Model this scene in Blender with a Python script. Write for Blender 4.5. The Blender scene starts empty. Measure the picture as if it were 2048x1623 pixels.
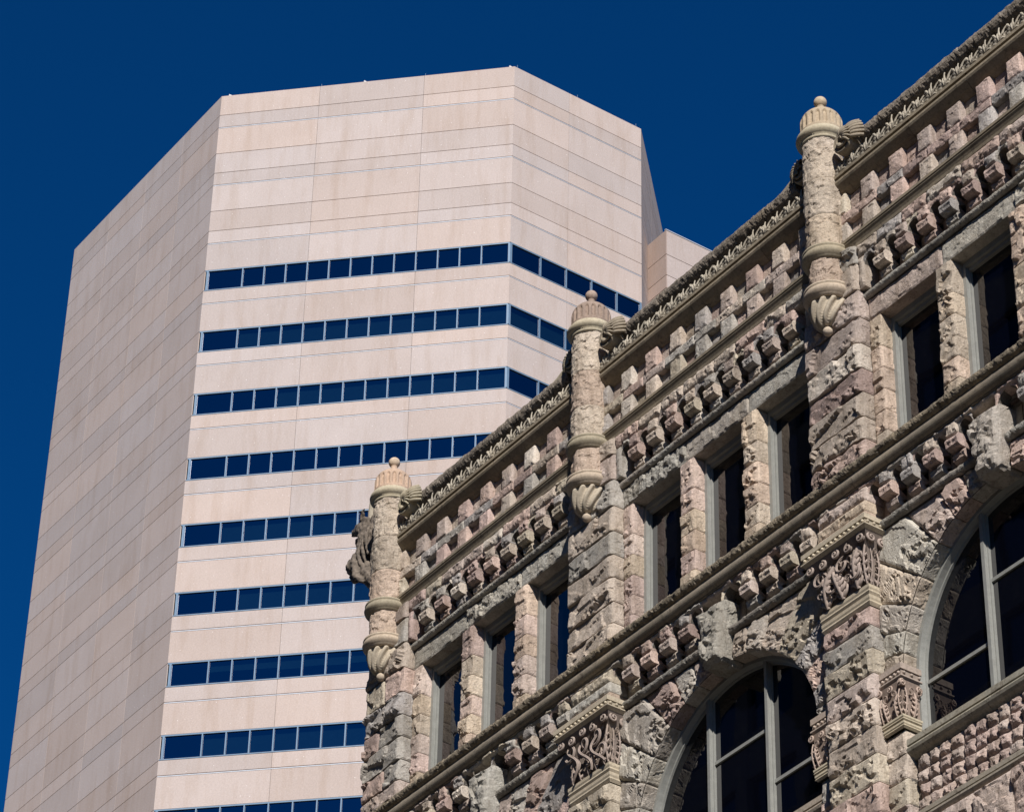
import bpy, math, random
import numpy as np
from mathutils import Matrix, Vector

# ------------------------------------------------------------------ camera, sky, sun, exposure
scene = bpy.context.scene
COL = scene.collection
cam_d = bpy.data.cameras.new("camera"); cam = bpy.data.objects.new("camera", cam_d); COL.objects.link(cam)
cam_d.sensor_width = 36.0; cam_d.lens = 36.0 * 6708.35 / 2048.0
cam_d.clip_start = 0.5; cam_d.clip_end = 6000
_r = (0.57688392, 0.81658945, 0.01966265); _u = (0.47894605, -0.35765762, 0.80168055); _w = (-0.66167638, 0.45305927, 0.59742922)
cam.matrix_world = Matrix(((_r[0], _u[0], -_w[0], 0), (_r[1], _u[1], -_w[1], -26.0), (_r[2], _u[2], -_w[2], 1.7), (0, 0, 0, 1)))
scene.camera = cam
SUN = Vector((0.692, -0.424, 0.585)).normalized()
world = bpy.data.worlds.new("World"); scene.world = world; world.use_nodes = True
wt = world.node_tree; bg = wt.nodes["Background"]
sky = wt.nodes.new("ShaderNodeTexSky"); sky.sky_type = 'NISHITA'; sky.sun_disc = False
sky.sun_elevation = math.asin(SUN.z); sky.sun_rotation = math.atan2(SUN.x, SUN.y)
sky.altitude = 1600; sky.air_density = 1.0; sky.dust_density = 0.2; sky.ozone_density = 3.0
pol = wt.nodes.new("ShaderNodeMix"); pol.data_type = 'RGBA'; pol.blend_type = 'MULTIPLY'; pol.inputs[0].default_value = 1.0
pol.inputs[7].default_value = (0.012, 0.325, 0.655, 1)          # polarised, underexposed deep blue
wt.links.new(sky.outputs[0], pol.inputs[6]); wt.links.new(pol.outputs[2], bg.inputs[0])
bg.inputs[1].default_value = 0.10
sun_d = bpy.data.lights.new("sun", 'SUN'); sun_d.energy = 5.0; sun_d.angle = math.radians(0.53); sun_d.color = (1.0, 0.94, 0.865)
sun = bpy.data.objects.new("sun", sun_d); COL.objects.link(sun); sun.location = (60, -60, 60)
sun.rotation_euler = SUN.to_track_quat('Z', 'Y').to_euler()
vs = scene.view_settings; vs.view_transform = 'Standard'; vs.look = 'None'; vs.exposure = 0.14; vs.gamma = 1.0
scene.cycles.max_bounces = 5; scene.cycles.diffuse_bounces = 3; scene.cycles.glossy_bounces = 3
scene.cycles.transparent_max_bounces = 6; scene.cycles.caustics_reflective = False; scene.cycles.caustics_refractive = False

RNG = random.Random(7)
def rr(a, b): return RNG.uniform(a, b)

# ------------------------------------------------------------------ materials
def new_mat(name):
    m = bpy.data.materials.new(name); m.use_nodes = True
    nt = m.node_tree; return m, nt, nt.nodes["Principled BSDF"]
def N(nt, kind, **kw):
    n = nt.nodes.new(kind)
    for k, v in kw.items(): setattr(n, k, v)
    return n
def noise(nt, co, scale, detail=4, rough=0.6, dist=0.0):
    n = N(nt, "ShaderNodeTexNoise"); n.inputs["Scale"].default_value = scale; n.inputs["Detail"].default_value = detail
    n.inputs["Roughness"].default_value = rough; n.inputs["Distortion"].default_value = dist
    nt.links.new(co, n.inputs["Vector"]); return n.outputs["Fac"]
def ramp(nt, fac, p0, p1, c0, c1):
    r = N(nt, "ShaderNodeValToRGB"); e = r.color_ramp.elements
    e[0].position = p0; e[1].position = p1; e[0].color = (*c0, 1); e[1].color = (*c1, 1)
    nt.links.new(fac, r.inputs[0]); return r.outputs[0]
def mixc(nt, mode, fac, a, b):
    m = N(nt, "ShaderNodeMix"); m.data_type = 'RGBA'; m.blend_type = mode
    if isinstance(fac, float): m.inputs[0].default_value = fac
    else: nt.links.new(fac, m.inputs[0])
    nt.links.new(a, m.inputs[6])
    if isinstance(b, tuple): m.inputs[7].default_value = (*b, 1)
    else: nt.links.new(b, m.inputs[7])
    return m.outputs[2]
def bump(nt, bsdf, hs, strength, dist):
    b = N(nt, "ShaderNodeBump"); b.inputs["Strength"].default_value = strength; b.inputs["Distance"].default_value = dist
    nt.links.new(hs, b.inputs["Height"]); nt.links.new(b.outputs[0], bsdf.inputs["Normal"])
def math_n(nt, op, a, b):
    m = N(nt, "ShaderNodeMath"); m.operation = op
    for i, v in ((0, a), (1, b)):
        if isinstance(v, float): m.inputs[i].default_value = v
        else: nt.links.new(v, m.inputs[i])
    return m.outputs[0]

def stone_mat(name, base=None, blotch=0.35, lichen=0.0, lichen_col=(0.05, 0.05, 0.045), bump_s=0.9, bump_d=0.012, bscale=34.0):
    m, nt, b = new_mat(name)
    tc = N(nt, "ShaderNodeTexCoord"); co = tc.outputs["Object"]
    at = N(nt, "ShaderNodeAttribute"); at.attribute_name = "tint"; col = at.outputs["Color"]
    n1 = noise(nt, co, 3.5, 5, 0.65, 0.6)
    col = mixc(nt, 'MULTIPLY', blotch, col, ramp(nt, n1, 0.3, 0.7, (0.55, 0.53, 0.50), (1.25, 1.22, 1.2)))
    n2 = noise(nt, co, 26.0, 4, 0.7)
    col = mixc(nt, 'MULTIPLY', 0.5, col, ramp(nt, n2, 0.32, 0.62, (0.5, 0.48, 0.46), (1.12, 1.12, 1.12)))
    n5 = noise(nt, co, 1.3, 3, 0.6, 0.4)
    col = mixc(nt, 'MIX', ramp(nt, n5, 0.52, 0.75, (0, 0, 0), (0.22, 0.22, 0.22)), col, (0.46, 0.36, 0.23))
    if bscale > 30 and blotch < 0.4 and bump_d > 0.01:              # soot and rain streaks
        mp = N(nt, "ShaderNodeMapping"); mp.inputs["Scale"].default_value = (5.0, 5.0, 1.1); nt.links.new(co, mp.inputs[0])
        n6 = noise(nt, mp.outputs[0], 1.0, 5, 0.7, 0.3)
        col = mixc(nt, 'MULTIPLY', 0.6, col, ramp(nt, n6, 0.44, 0.68, (1, 1, 1), (0.45, 0.41, 0.37)))
        vp = N(nt, "ShaderNodeTexVoronoi"); vp.inputs["Scale"].default_value = 17.0; nt.links.new(co, vp.inputs["Vector"])
        col = mixc(nt, 'MULTIPLY', 0.6, col, ramp(nt, vp.outputs["Distance"], 0.10, 0.22, (0.35, 0.31, 0.29), (1, 1, 1)))
    if lichen > 0:
        n3 = noise(nt, co, 7.0, 6, 0.75, 0.5)
        col = mixc(nt, 'MIX', ramp(nt, n3, 0.62 - lichen * 0.3, 0.70 - lichen * 0.2, (0, 0, 0), (0.85, 0.85, 0.85)), col, lichen_col)
    nt.links.new(col, b.inputs["Base Color"])
    b.inputs["Roughness"].default_value = 0.92; b.inputs["Specular IOR Level"].default_value = 0.15
    h1 = noise(nt, co, bscale, 5, 0.7); h2 = noise(nt, co, bscale * 3.2, 3, 0.6)
    bump(nt, b, math_n(nt, 'ADD', h1, math_n(nt, 'MULTIPLY', h2, 0.4)), bump_s, bump_d)
    return m
M = {}
M['rock'] = stone_mat("rock_faced_stone", bump_s=0.9, bump_d=0.022)
M['dressed'] = stone_mat("dressed_stone", blotch=0.45, lichen=0.25, lichen_col=(0.12, 0.10, 0.078), bump_s=0.5, bump_d=0.006)
M['weathered'] = stone_mat("weathered_stone", blotch=0.6, lichen=0.42, lichen_col=(0.09, 0.078, 0.064), bump_s=1.0, bump_d=0.02, bscale=22)
M['carved'] = stone_mat("carved_stone", blotch=0.3, lichen=0.0, bump_s=0.3, bump_d=0.004)
M['mortar'] = stone_mat("mortar", blotch=0.3, bump_s=0.3, bump_d=0.004)

def paint_mat():
    m, nt, b = new_mat("grey_green_painted_frame")
    co = N(nt, "ShaderNodeTexCoord").outputs["Object"]
    n1 = noise(nt, co, 9.0, 4); n2 = noise(nt, co, 60.0, 3, 0.7)
    base = ramp(nt, n1, 0.3, 0.75, (0.25, 0.255, 0.24), (0.32, 0.325, 0.305))
    c = mixc(nt, 'MULTIPLY', 0.35, base, ramp(nt, n2, 0.35, 0.6, (0.6, 0.58, 0.55), (1.05, 1.05, 1.05)))
    nt.links.new(c, b.inputs["Base Color"]); b.inputs["Roughness"].default_value = 0.45
    return m
M['paint'] = paint_mat()
def glass_mat(name, base, ior, rough=0.015):
    m, nt, b = new_mat(name)
    b.inputs["Base Color"].default_value = (*base, 1); b.inputs["Roughness"].default_value = rough
    b.inputs["IOR"].default_value = ior; b.inputs["Specular IOR Level"].default_value = 0.5
    co = N(nt, "ShaderNodeTexCoord").outputs["Object"]
    bump(nt, b, noise(nt, co, 0.9, 1, 0.4), 0.05, 0.02)
    return m
M['glass'] = glass_mat("dark_window_glass", (0.0015, 0.002, 0.005), 1.75)

def tower_glass_mat():
    m, nt, b = new_mat("blue_reflective_glass")
    for n in list(nt.nodes):
        if n.type != 'OUTPUT_MATERIAL': nt.nodes.remove(n)
    out = nt.nodes["Material Output"]
    gl = N(nt, "ShaderNodeBsdfGlossy"); gl.inputs["Roughness"].default_value = 0.01; gl.inputs["Color"].default_value = (0.30, 0.33, 0.42, 1)
    tr = N(nt, "ShaderNodeBsdfTransparent"); tr.inputs["Color"].default_value = (0.14, 0.26, 0.33, 1)
    mx = N(nt, "ShaderNodeMixShader"); mx.inputs[0].default_value = 0.55
    co = N(nt, "ShaderNodeTexCoord").outputs["Object"]
    bp = N(nt, "ShaderNodeBump"); bp.inputs["Strength"].default_value = 0.08; bp.inputs["Distance"].default_value = 0.02
    nt.links.new(noise(nt, co, 0.5, 1, 0.4), bp.inputs["Height"]); nt.links.new(bp.outputs[0], gl.inputs["Normal"])
    nt.links.new(tr.outputs[0], mx.inputs[1]); nt.links.new(gl.outputs[0], mx.inputs[2]); nt.links.new(mx.outputs[0], out.inputs[0])
    return m
M['tglass'] = tower_glass_mat()
def concrete_mat():
    m, nt, b = new_mat("pink_granite_precast")
    co = N(nt, "ShaderNodeTexCoord").outputs["Object"]
    at = N(nt, "ShaderNodeAttribute"); at.attribute_name = "tint"; col = at.outputs["Color"]
    n1 = noise(nt, co, 0.35, 4, 0.6, 0.4)
    col = mixc(nt, 'MULTIPLY', 0.5, col, ramp(nt, n1, 0.3, 0.7, (0.90, 0.885, 0.87), (1.05, 1.05, 1.05)))
    n2 = noise(nt, co, 14.0, 3, 0.8)
    col = mixc(nt, 'MULTIPLY', 0.6, col, ramp(nt, n2, 0.3, 0.7, (0.80, 0.79, 0.78), (1.15, 1.15, 1.16)))
    mp = N(nt, "ShaderNodeMapping"); mp.inputs["Scale"].default_value = (1.6, 1.6, 0.22); nt.links.new(co, mp.inputs[0])
    n3 = noise(nt, mp.outputs[0], 1.0, 4, 0.65)                    # rain streaks
    col = mixc(nt, 'MULTIPLY', 0.5, col, ramp(nt, n3, 0.48, 0.72, (1, 1, 1), (0.80, 0.73, 0.65)))
    vo = N(nt, "ShaderNodeTexVoronoi"); vo.inputs["Scale"].default_value = 3.2; nt.links.new(co, vo.inputs["Vector"])
    spark = ramp(nt, vo.outputs["Distance"], 0.035, 0.06, (1, 1, 1), (0, 0, 0))   # mica flecks in the aggregate
    col = mixc(nt, 'MIX', spark, col, (0.92, 0.90, 0.88))
    nt.links.new(col, b.inputs["Base Color"]); b.inputs["Roughness"].default_value = 0.8; b.inputs["Specular IOR Level"].default_value = 0.2
    bump(nt, b, noise(nt, co, 25.0, 3, 0.7), 0.35, 0.01)
    return m
M['concrete'] = concrete_mat()
def plain(name, c, rough=0.6, metal=0.0, var=0.2, scale=4.0):
    m, nt, b = new_mat(name)
    co = N(nt, "ShaderNodeTexCoord").outputs["Object"]
    n = noise(nt, co, scale, 5, 0.65)
    c0 = tuple(x * (1 - var) for x in c); c1 = tuple(min(1, x * (1 + var)) for x in c)
    nt.links.new(ramp(nt, n, 0.3, 0.7, c0, c1), b.inputs["Base Color"])
    b.inputs["Roughness"].default_value = rough; b.inputs["Metallic"].default_value = metal
    return m
M['grot'] = plain("grotesque_stone", (0.16, 0.132, 0.108), 0.9, 0, 0.5, 12.0)
M['sealant'] = plain("dark_joint_sealant", (0.10, 0.085, 0.08), 0.9)
M['alu'] = plain("blue_grey_aluminium", (0.15, 0.235, 0.335), 0.5, 0.1, 0.08)
M['alu_light'] = plain("pale_metal_strip", (0.52, 0.56, 0.62), 0.5, 0.1, 0.08)
M['white'] = plain("white_painted_metal", (0.78, 0.78, 0.76), 0.5)
M['interior'] = plain("dark_office_interior", (0.020, 0.022, 0.028), 0.9)
M['blind'] = plain("pale_roller_blind", (0.42, 0.50, 0.46), 0.8, 0, 0.1)
M['ceiling'] = plain("office_clutter", (0.45, 0.30, 0.22), 0.8, 0, 0.3)
M['asphalt'] = plain("asphalt", (0.065, 0.063, 0.06), 0.95, 0, 0.3, 1.5)
M['pave'] = plain("concrete_paving", (0.24, 0.22, 0.185), 0.9, 0, 0.2, 1.2)
M['earth'] = plain("city_ground", (0.14, 0.125, 0.10), 0.95, 0, 0.3, 0.05)
M['line'] = plain("road_paint", (0.7, 0.68, 0.6), 0.7)

# ------------------------------------------------------------------ numpy noise
def _hash(ix, iy, iz, seed):
    h = (ix.astype(np.int64) * 374761393 + iy.astype(np.int64) * 668265263 + iz.astype(np.int64) * 2147483647 + seed * 974634777) & 0x7fffffff
    h = ((h ^ (h >> 13)) * 1274126177) & 0x7fffffff
    h = (h ^ (h >> 16)) & 0x7fffffff
    return h / float(0x7fffffff)
def vnoise(x, y, z, seed=0):
    fx, fy, fz = np.floor(x), np.floor(y), np.floor(z)
    tx, ty, tz = x - fx, y - fy, z - fz
    tx = tx * tx * (3 - 2 * tx); ty = ty * ty * (3 - 2 * ty); tz = tz * tz * (3 - 2 * tz)
    r = 0
    for dx in (0, 1):
        for dy in (0, 1):
            for dz in (0, 1):
                w = (tx if dx else 1 - tx) * (ty if dy else 1 - ty) * (tz if dz else 1 - tz)
                r = r + w * _hash(fx + dx, fy + dy, fz + dz, seed)
    return r
def fbm(x, y, z, seed=0, octs=3):
    r = 0; a = 1.0; s = 0
    for i in range(octs):
        r = r + a * vnoise(x, y, z, seed + i * 17); s += a; a *= 0.5
        x = x * 2.03; y = y * 2.03; z = z * 2.03
    return r / s
def facets(u, v, cell, seed):
    """broken rock: every cell is a randomly tilted chip, the cell edges make small cliffs"""
    wu = u + 0.22 * cell * (vnoise(u / cell * 1.9, v / cell * 1.9, u * 0, seed + 5) - 0.5)
    wv = v + 0.22 * cell * (vnoise(u / cell * 1.9, v / cell * 1.9, u * 0 + 9, seed + 6) - 0.5)
    cu, cv = np.floor(wu / cell), np.floor(wv / cell)
    best = np.full(u.shape, 1e9); h = np.zeros(u.shape); z0 = cu * 0
    for i in (-1, 0, 1):
        for j in (-1, 0, 1):
            a, b = cu + i, cv + j
            px = (a + _hash(a, b, z0, seed)) * cell; py = (b + _hash(a, b, z0, seed + 1)) * cell
            d = (wu - px) ** 2 + (wv - py) ** 2
            hh = _hash(a, b, z0, seed + 2) + ((_hash(a, b, z0, seed + 3) - 0.5) * (wu - px) + (_hash(a, b, z0, seed + 4) - 0.5) * (wv - py)) / cell * 1.1
            k = d < best; best = np.where(k, d, best); h = np.where(k, hh, h)
    return h
_seed = [100]
def rock(u, v, w, h, amp, bulge, edge=0.05, lip=0.0):
    amp = amp * 1.35; edge = edge * 0.75
    """displacement of a w x h rock-faced panel; zero along its edges"""
    _seed[0] += 11; s = _seed[0]
    d = np.minimum(np.minimum(u, w - u), np.minimum(v, h - v))
    e = min(edge, 0.45 * min(w, h)); t = np.clip(d / e, 0, 1); t = t * t * (3 - 2 * t)
    e2 = 0.5 * min(w, h); t2 = np.clip(d / e2, 0, 1); t2 = 1 - (1 - t2) ** 2
    c1 = 0.5 * min(max(w, 0.2), max(h, 0.2), 0.5)
    c1 = c1 * RNG.uniform(0.6, 1.25); st = RNG.uniform(0.55, 1.0)
    f = 0.72 * facets((u + s) * st, v, max(c1, 0.12), s) + 0.24 * facets(u, v + s, max(c1 * 0.42, 0.06), s + 50) + 0.22 * fbm((u + s) * 13, v * 13, u * 0, s + 90, 4) - 0.12
    tl = RNG.uniform(-0.5, 0.5) * (u / w - 0.5) + RNG.uniform(-0.1, 0.7) * (v / h - 0.5)
    if lip <= 0: return t * np.maximum(0.0, amp * (f + 0.5 * tl) + bulge * t2 * 0.8 + 0.15 * bulge)
    # split face: a fairly plain plane leaning out to the bed below, its lower edge broken away in chips
    ts = np.clip(np.minimum(u, w - u) / e, 0, 1); ts = ts * ts * (3 - 2 * ts); tt = np.clip((h - v) / e, 0, 1); tt = tt * tt * (3 - 2 * tt)
    big = facets((u + s) * 0.7, v + s, max(c1 * 1.6, 0.2), s + 21)
    p = v / h + 0.75 * (facets(u + s, v, 0.13, s + 33) - 0.5) + 0.35 * (facets(u, v + s, 0.065, s + 44) - 0.5)
    brk = RNG.uniform(0.05, 0.5)
    under = np.clip((brk - p) / 0.10, 0, 1)
    face = bulge * (0.55 + 0.45 * (1 - v / h)) + amp * 0.9 * (big - 0.5 + 0.6 * tl) + amp * 0.22 * (f - 0.4)
    chip = lip + amp * 0.45 * (f - 0.3)
    D = np.maximum(0.0, face * (1 - under) + np.minimum(face, chip) * under)
    lb = np.clip(v / 0.03, 0, 1)
    return ts * tt * (D * lb + (1 - lb) * np.minimum(D, lip * (0.7 + 0.6 * vnoise(u * 9, v * 0, v * 0, s))))

# ------------------------------------------------------------------ mesh accumulator
class Acc:
    def __init__(s): s.v = []; s.f = []; s.t = []; s.n = 0; s.m = []; s.cur = 0
    def add(s, verts, faces, tint):
        verts = np.asarray(verts, float).reshape(-1, 3); faces = np.asarray(faces, int).reshape(-1, 4)
        s.v.append(verts); s.f.append(faces + s.n); s.n += len(verts); s.m.append(np.full(len(faces), s.cur))
        t = np.empty((len(verts), 4)); t[:, :3] = tint; t[:, 3] = 1; s.t.append(t)
    def grid(s, P, tint, flip=False, closed_u=False):
        nu, nv = P.shape[0], P.shape[1]
        idx = np.arange(nu * nv).reshape(nu, nv)
        if closed_u: idx = np.vstack([idx, idx[:1]])
        a, b, c, d = idx[:-1, :-1], idx[1:, :-1], idx[1:, 1:], idx[:-1, 1:]
        F = np.stack([a, d, c, b] if flip else [a, b, c, d], -1).reshape(-1, 4)
        s.add(P.reshape(-1, 3), F, tint)
    def box(s, x0, x1, y0, y1, z0, z1, tint):
        v = [(x, y, z) for x in (x0, x1) for y in (y0, y1) for z in (z0, z1)]
        s.add(v, [(0, 1, 3, 2), (4, 6, 7, 5), (0, 4, 5, 1), (2, 3, 7, 6), (0, 2, 6, 4), (1, 5, 7, 3)], tint)
    def build(s, name, mats, parent=None, smooth=False, jitter=0.0, **tags):
        V = np.vstack(s.v); F = np.vstack(s.f); T = np.vstack(s.t)
        if jitter:
            for k in range(3):
                V[:, k] += jitter * (fbm(V[:, 0] * 7 + 3 * k, V[:, 1] * 7, V[:, 2] * 7 + 5 * k, 3 + k, 2) - 0.5) * 2
        me = bpy.data.meshes.new(name)
        me.vertices.add(len(V)); me.vertices.foreach_set("co", V.ravel())
        me.loops.add(len(F) * 4); me.loops.foreach_set("vertex_index", F.ravel().astype(np.int32))
        me.polygons.add(len(F)); me.polygons.foreach_set("loop_start", np.arange(0, len(F) * 4, 4, dtype=np.int32))
        me.polygons.foreach_set("loop_total", np.full(len(F), 4, dtype=np.int32))
        if not isinstance(mats, (list, tuple)): mats = [mats]
        for m in mats: me.materials.append(m)
        me.polygons.foreach_set("material_index", np.concatenate(s.m).astype(np.int32))
        me.polygons.foreach_set("use_smooth", np.full(len(F), bool(smooth)))
        at = me.attributes.new("tint", 'FLOAT_COLOR', 'POINT'); at.data.foreach_set("color", T.ravel())
        me.update(calc_edges=True); me.validate()
        o = bpy.data.objects.new(name, me); COL.objects.link(o)
        if parent: o.parent = parent
        for k, v in tags.items(): o[k] = v
        return o

RES = 0.026
def lerp(a, b, t): return a + (b - a) * t
def stone(acc, quad, yf, yb, amp=0.03, bulge=0.03, tint=(0.5, 0.45, 0.4), res=RES, ramp_r=0.0, ramp_l=0.0, ramp_b=0.0, edge=0.05, gap=0.006, lip=0.0):
    """one masonry block facing -Y. quad = (x,z) corners: left-bottom, right-bottom, right-top, left-top"""
    q = np.array(quad, float); c = q.mean(0)
    for i in range(4):                                              # open the joint
        q[i] += np.sign(c - q[i]) * gap
    w = 0.5 * (np.linalg.norm(q[1] - q[0]) + np.linalg.norm(q[2] - q[3])); h = 0.5 * (np.linalg.norm(q[3] - q[0]) + np.linalg.norm(q[2] - q[1]))
    nu, nv = max(2, int(w / res)), max(2, int(h / res))
    U, V = np.meshgrid(np.linspace(0, 1, nu + 1), np.linspace(0, 1, nv + 1), indexing='ij')
    XZ = ((1 - U) * (1 - V))[..., None] * q[0] + (U * (1 - V))[..., None] * q[1] + (U * V)[..., None] * q[2] + ((1 - U) * V)[..., None] * q[3]
    D = rock(U * w, V * h, w, h, amp, bulge, edge, lip)
    P = np.stack([XZ[..., 0], yf - D, XZ[..., 1]], -1)
    acc.grid(P, tint)
    dep = yb - yf
    if lip > 0:
        Q = P[:, :1].copy(); Q2 = Q.copy(); Q2[..., 1] = yf + 0.002; acc.grid(np.concatenate([Q, Q2], 1), tint, flip=True)
    for (i, j, a) in ((0, 1, ramp_b), (1, 2, ramp_r), (2, 3, 0), (3, 0, ramp_l)):
        p, r = q[i], q[j]; L = np.linalg.norm(r - p); n = np.array([(r - p)[1], -(r - p)[0]]) / max(L, 1e-6)
        if a > 0:
            n1, n2 = max(2, int(L / res)), max(2, int(dep / res))
        else: n1, n2 = 1, 1
        S, T = np.meshgrid(np.linspace(0, 1, n1 + 1), np.linspace(0, 1, n2 + 1), indexing='ij')
        Dd = rock(S * L, T * dep, L, dep, a, a * 0.5, 0.03) if a > 0 else np.zeros(S.shape)
        xz = lerp(p, r, S[..., None]) + n * Dd[..., None]
        acc.grid(np.stack([xz[..., 0], yf + T * dep, xz[..., 1]], -1), tint, flip=True)
def rect(x0, x1, z0, z1): return ((x0, z0), (x1, z0), (x1, z1), (x0, z1))

PALETTE = [((0.62, 0.485, 0.43), 4), ((0.61, 0.53, 0.455), 5), ((0.52, 0.495, 0.455), 3), ((0.63, 0.565, 0.46), 2), ((0.52, 0.405, 0.37), 3), ((0.56, 0.475, 0.43), 4), ((0.47, 0.445, 0.43), 3), ((0.66, 0.60, 0.53), 1)]
_pl = [c for c, n in PALETTE for _ in range(n)]
def tint(k=1.0, only=None):
    c = RNG.choice(only or _pl); b = rr(0.80, 1.14) * k
    return tuple(min(0.8, x * b) for x in c)
PINK = [(0.62, 0.50, 0.445), (0.56, 0.445, 0.405), (0.63, 0.53, 0.475)]
GREY = [(0.52, 0.505, 0.46), (0.55, 0.525, 0.465), (0.53, 0.49, 0.44)]

def sweep(acc, prof, x0, x1, tintc, seg=0.0, amp=0.0, res=0.03, smooth_rows=None, joint=0.004, caps=True):
    """extrude a (y,z) profile along X in stones of length seg; amp = roughness away from the profile"""
    prof = np.array(prof, float)
    if amp > 0:                                                     # resample
        out = [prof[0]]
        for a, b in zip(prof[:-1], prof[1:]):
            n = max(1, int(np.linalg.norm(b - a) / res))
            for i in range(1, n + 1): out.append(lerp(a, b, i / n))
        prof = np.array(out)
    t = np.gradient(prof, axis=0); nrm = np.stack([-t[:, 1], t[:, 0]], -1); nrm /= np.maximum(1e-9, np.linalg.norm(nrm, axis=1, keepdims=True))
    xs = [x0]
    if seg > 0:
        while xs[-1] + seg * 1.3 < x1: xs.append(xs[-1] + seg * rr(0.75, 1.25))
    xs.append(x1)
    for a, b in zip(xs[:-1], xs[1:]):
        k = rr(0.86, 1.1); tc = tuple(c * k for c in (tintc() if callable(tintc) else tintc)); a += joint; b -= joint
        n = max(1, int((b - a) / res)) if amp > 0 else 1
        X = np.linspace(a, b, n + 1)
        P = np.zeros((n + 1, len(prof), 3)); P[..., 0] = X[:, None]; P[..., 1] = prof[None, :, 0]; P[..., 2] = prof[None, :, 1]
        if amp > 0:
            _seed[0] += 3; s = _seed[0]
            f = 0.45 * facets(P[..., 0], P[..., 1] * 0 + np.arange(len(prof))[None, :] * res, 0.09, s) + 0.65 * fbm(P[..., 0] * 18, P[..., 1] * 18, P[..., 2] * 18, s, 3)
            ed = np.clip(np.minimum(X - a, b - X) / 0.03, 0.2, 1)[:, None]
            ed = ed * np.clip(np.minimum(np.arange(len(prof)), np.arange(len(prof))[::-1]), 0, 2)[None, :] / 2
            D = amp * (f - 0.35) * ed
            P[..., 1] += nrm[None, :, 0] * D; P[..., 2] += nrm[None, :, 1] * D
        acc.grid(P, tc)
        if caps:
            c = prof.mean(0)
            for Q, fl in ((P[0], False), (P[-1], True)):
                cc = np.tile([Q[0, 0], c[0], c[1]], (len(Q), 1)); acc.grid(np.stack([Q, cc], 0), tc, flip=not fl)
def lathe(acc, cx, cy, prof, tintc, n=32, mod=None, closed=True):
    prof = np.array(prof, float); th = np.linspace(0, 2 * np.pi, n, endpoint=False)
    TH, K = np.meshgrid(th, np.arange(len(prof)), indexing='ij')
    Rr = prof[K, 0].copy(); Z = prof[K, 1]
    if mod is not None: Rr = Rr + mod(TH, Z, Rr)
    acc.grid(np.stack([cx + Rr * np.cos(TH), cy + Rr * np.sin(TH), Z], -1), tintc, closed_u=True)
def sphere(acc, c, r, tintc, n=10, sy=1.0, sz=1.0):
    ph = np.linspace(-np.pi / 2, np.pi / 2, n // 2 + 2)
    th = np.linspace(0, 2 * np.pi, n, endpoint=False); TH, PH = np.meshgrid(th, ph, indexing='ij')
    acc.grid(np.stack([c[0] + r * np.cos(PH) * np.cos(TH), c[1] + r * sy * np.cos(PH) * np.sin(TH), c[2] + r * sz * np.sin(PH)], -1), tintc, closed_u=True)
def tube(acc, pts, rad, tintc, n=6, flat=1.0, nrm=None):
    pts = np.array(pts, float); rad = np.broadcast_to(rad, (len(pts),)).astype(float)
    t = np.gradient(pts, axis=0); t /= np.maximum(1e-9, np.linalg.norm(t, axis=1, keepdims=True))
    a = np.array(nrm if nrm is not None else (0, -1.0, 0)); b = np.cross(t, a); b /= np.maximum(1e-9, np.linalg.norm(b, axis=1, keepdims=True)); c = np.cross(b, t)
    th = np.linspace(0, 2 * np.pi, n, endpoint=False)
    P = pts[None] + rad[None, :, None] * (np.cos(th)[:, None, None] * b[None] + flat * np.sin(th)[:, None, None] * c[None])
    acc.grid(P, tintc, closed_u=True)

def tubec(acc, pts, rad, tintc, n=10):
    pts = [np.array(p, float) for p in pts]; d0 = pts[0] - pts[1]; d1 = pts[-1] - pts[-2]
    P = [pts[0] + d0 * 0.12] + pts + [pts[-1] + d1 * 0.12]; tube(acc, P, [0.002] + list(rad) + [0.002], tintc, n)
def empty(name, loc=(0, 0, 0)):
    o = bpy.data.objects.new(name, None); COL.objects.link(o); o.location = loc; o.empty_display_size = 0.5; return o

# ------------------------------------------------------------------ ground
def flat(name, x0, x1, y0, y1, z, mat, **tags):
    a = Acc(); n = 1
    a.grid(np.array([[(x0, y0, z), (x0, y1, z)], [(x1, y0, z), (x1, y1, z)]], float), (0.3, 0.3, 0.3)); return a.build(name, mat, **tags)
flat("ground", -3000, 3000, -3000, 3000, 0.0, M['earth'], kind="structure")
flat("road", -300, 300, -20.5, -6.5, 0.004, M['asphalt'], kind="structure")
def slab(name, x0, x1, y0, y1, h, mat, **tags):
    a = Acc(); a.box(x0, x1, y0, y1, 0.0, h, (0.3, 0.3, 0.3)); return a.build(name, mat, **tags)
slab("pavement", -300, 300, -6.5, 0.25, 0.14, M['pave'], kind="structure")
slab("pavement_far_side", -300, 300, -34, -20.5, 0.14, M['pave'], kind="structure")

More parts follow.
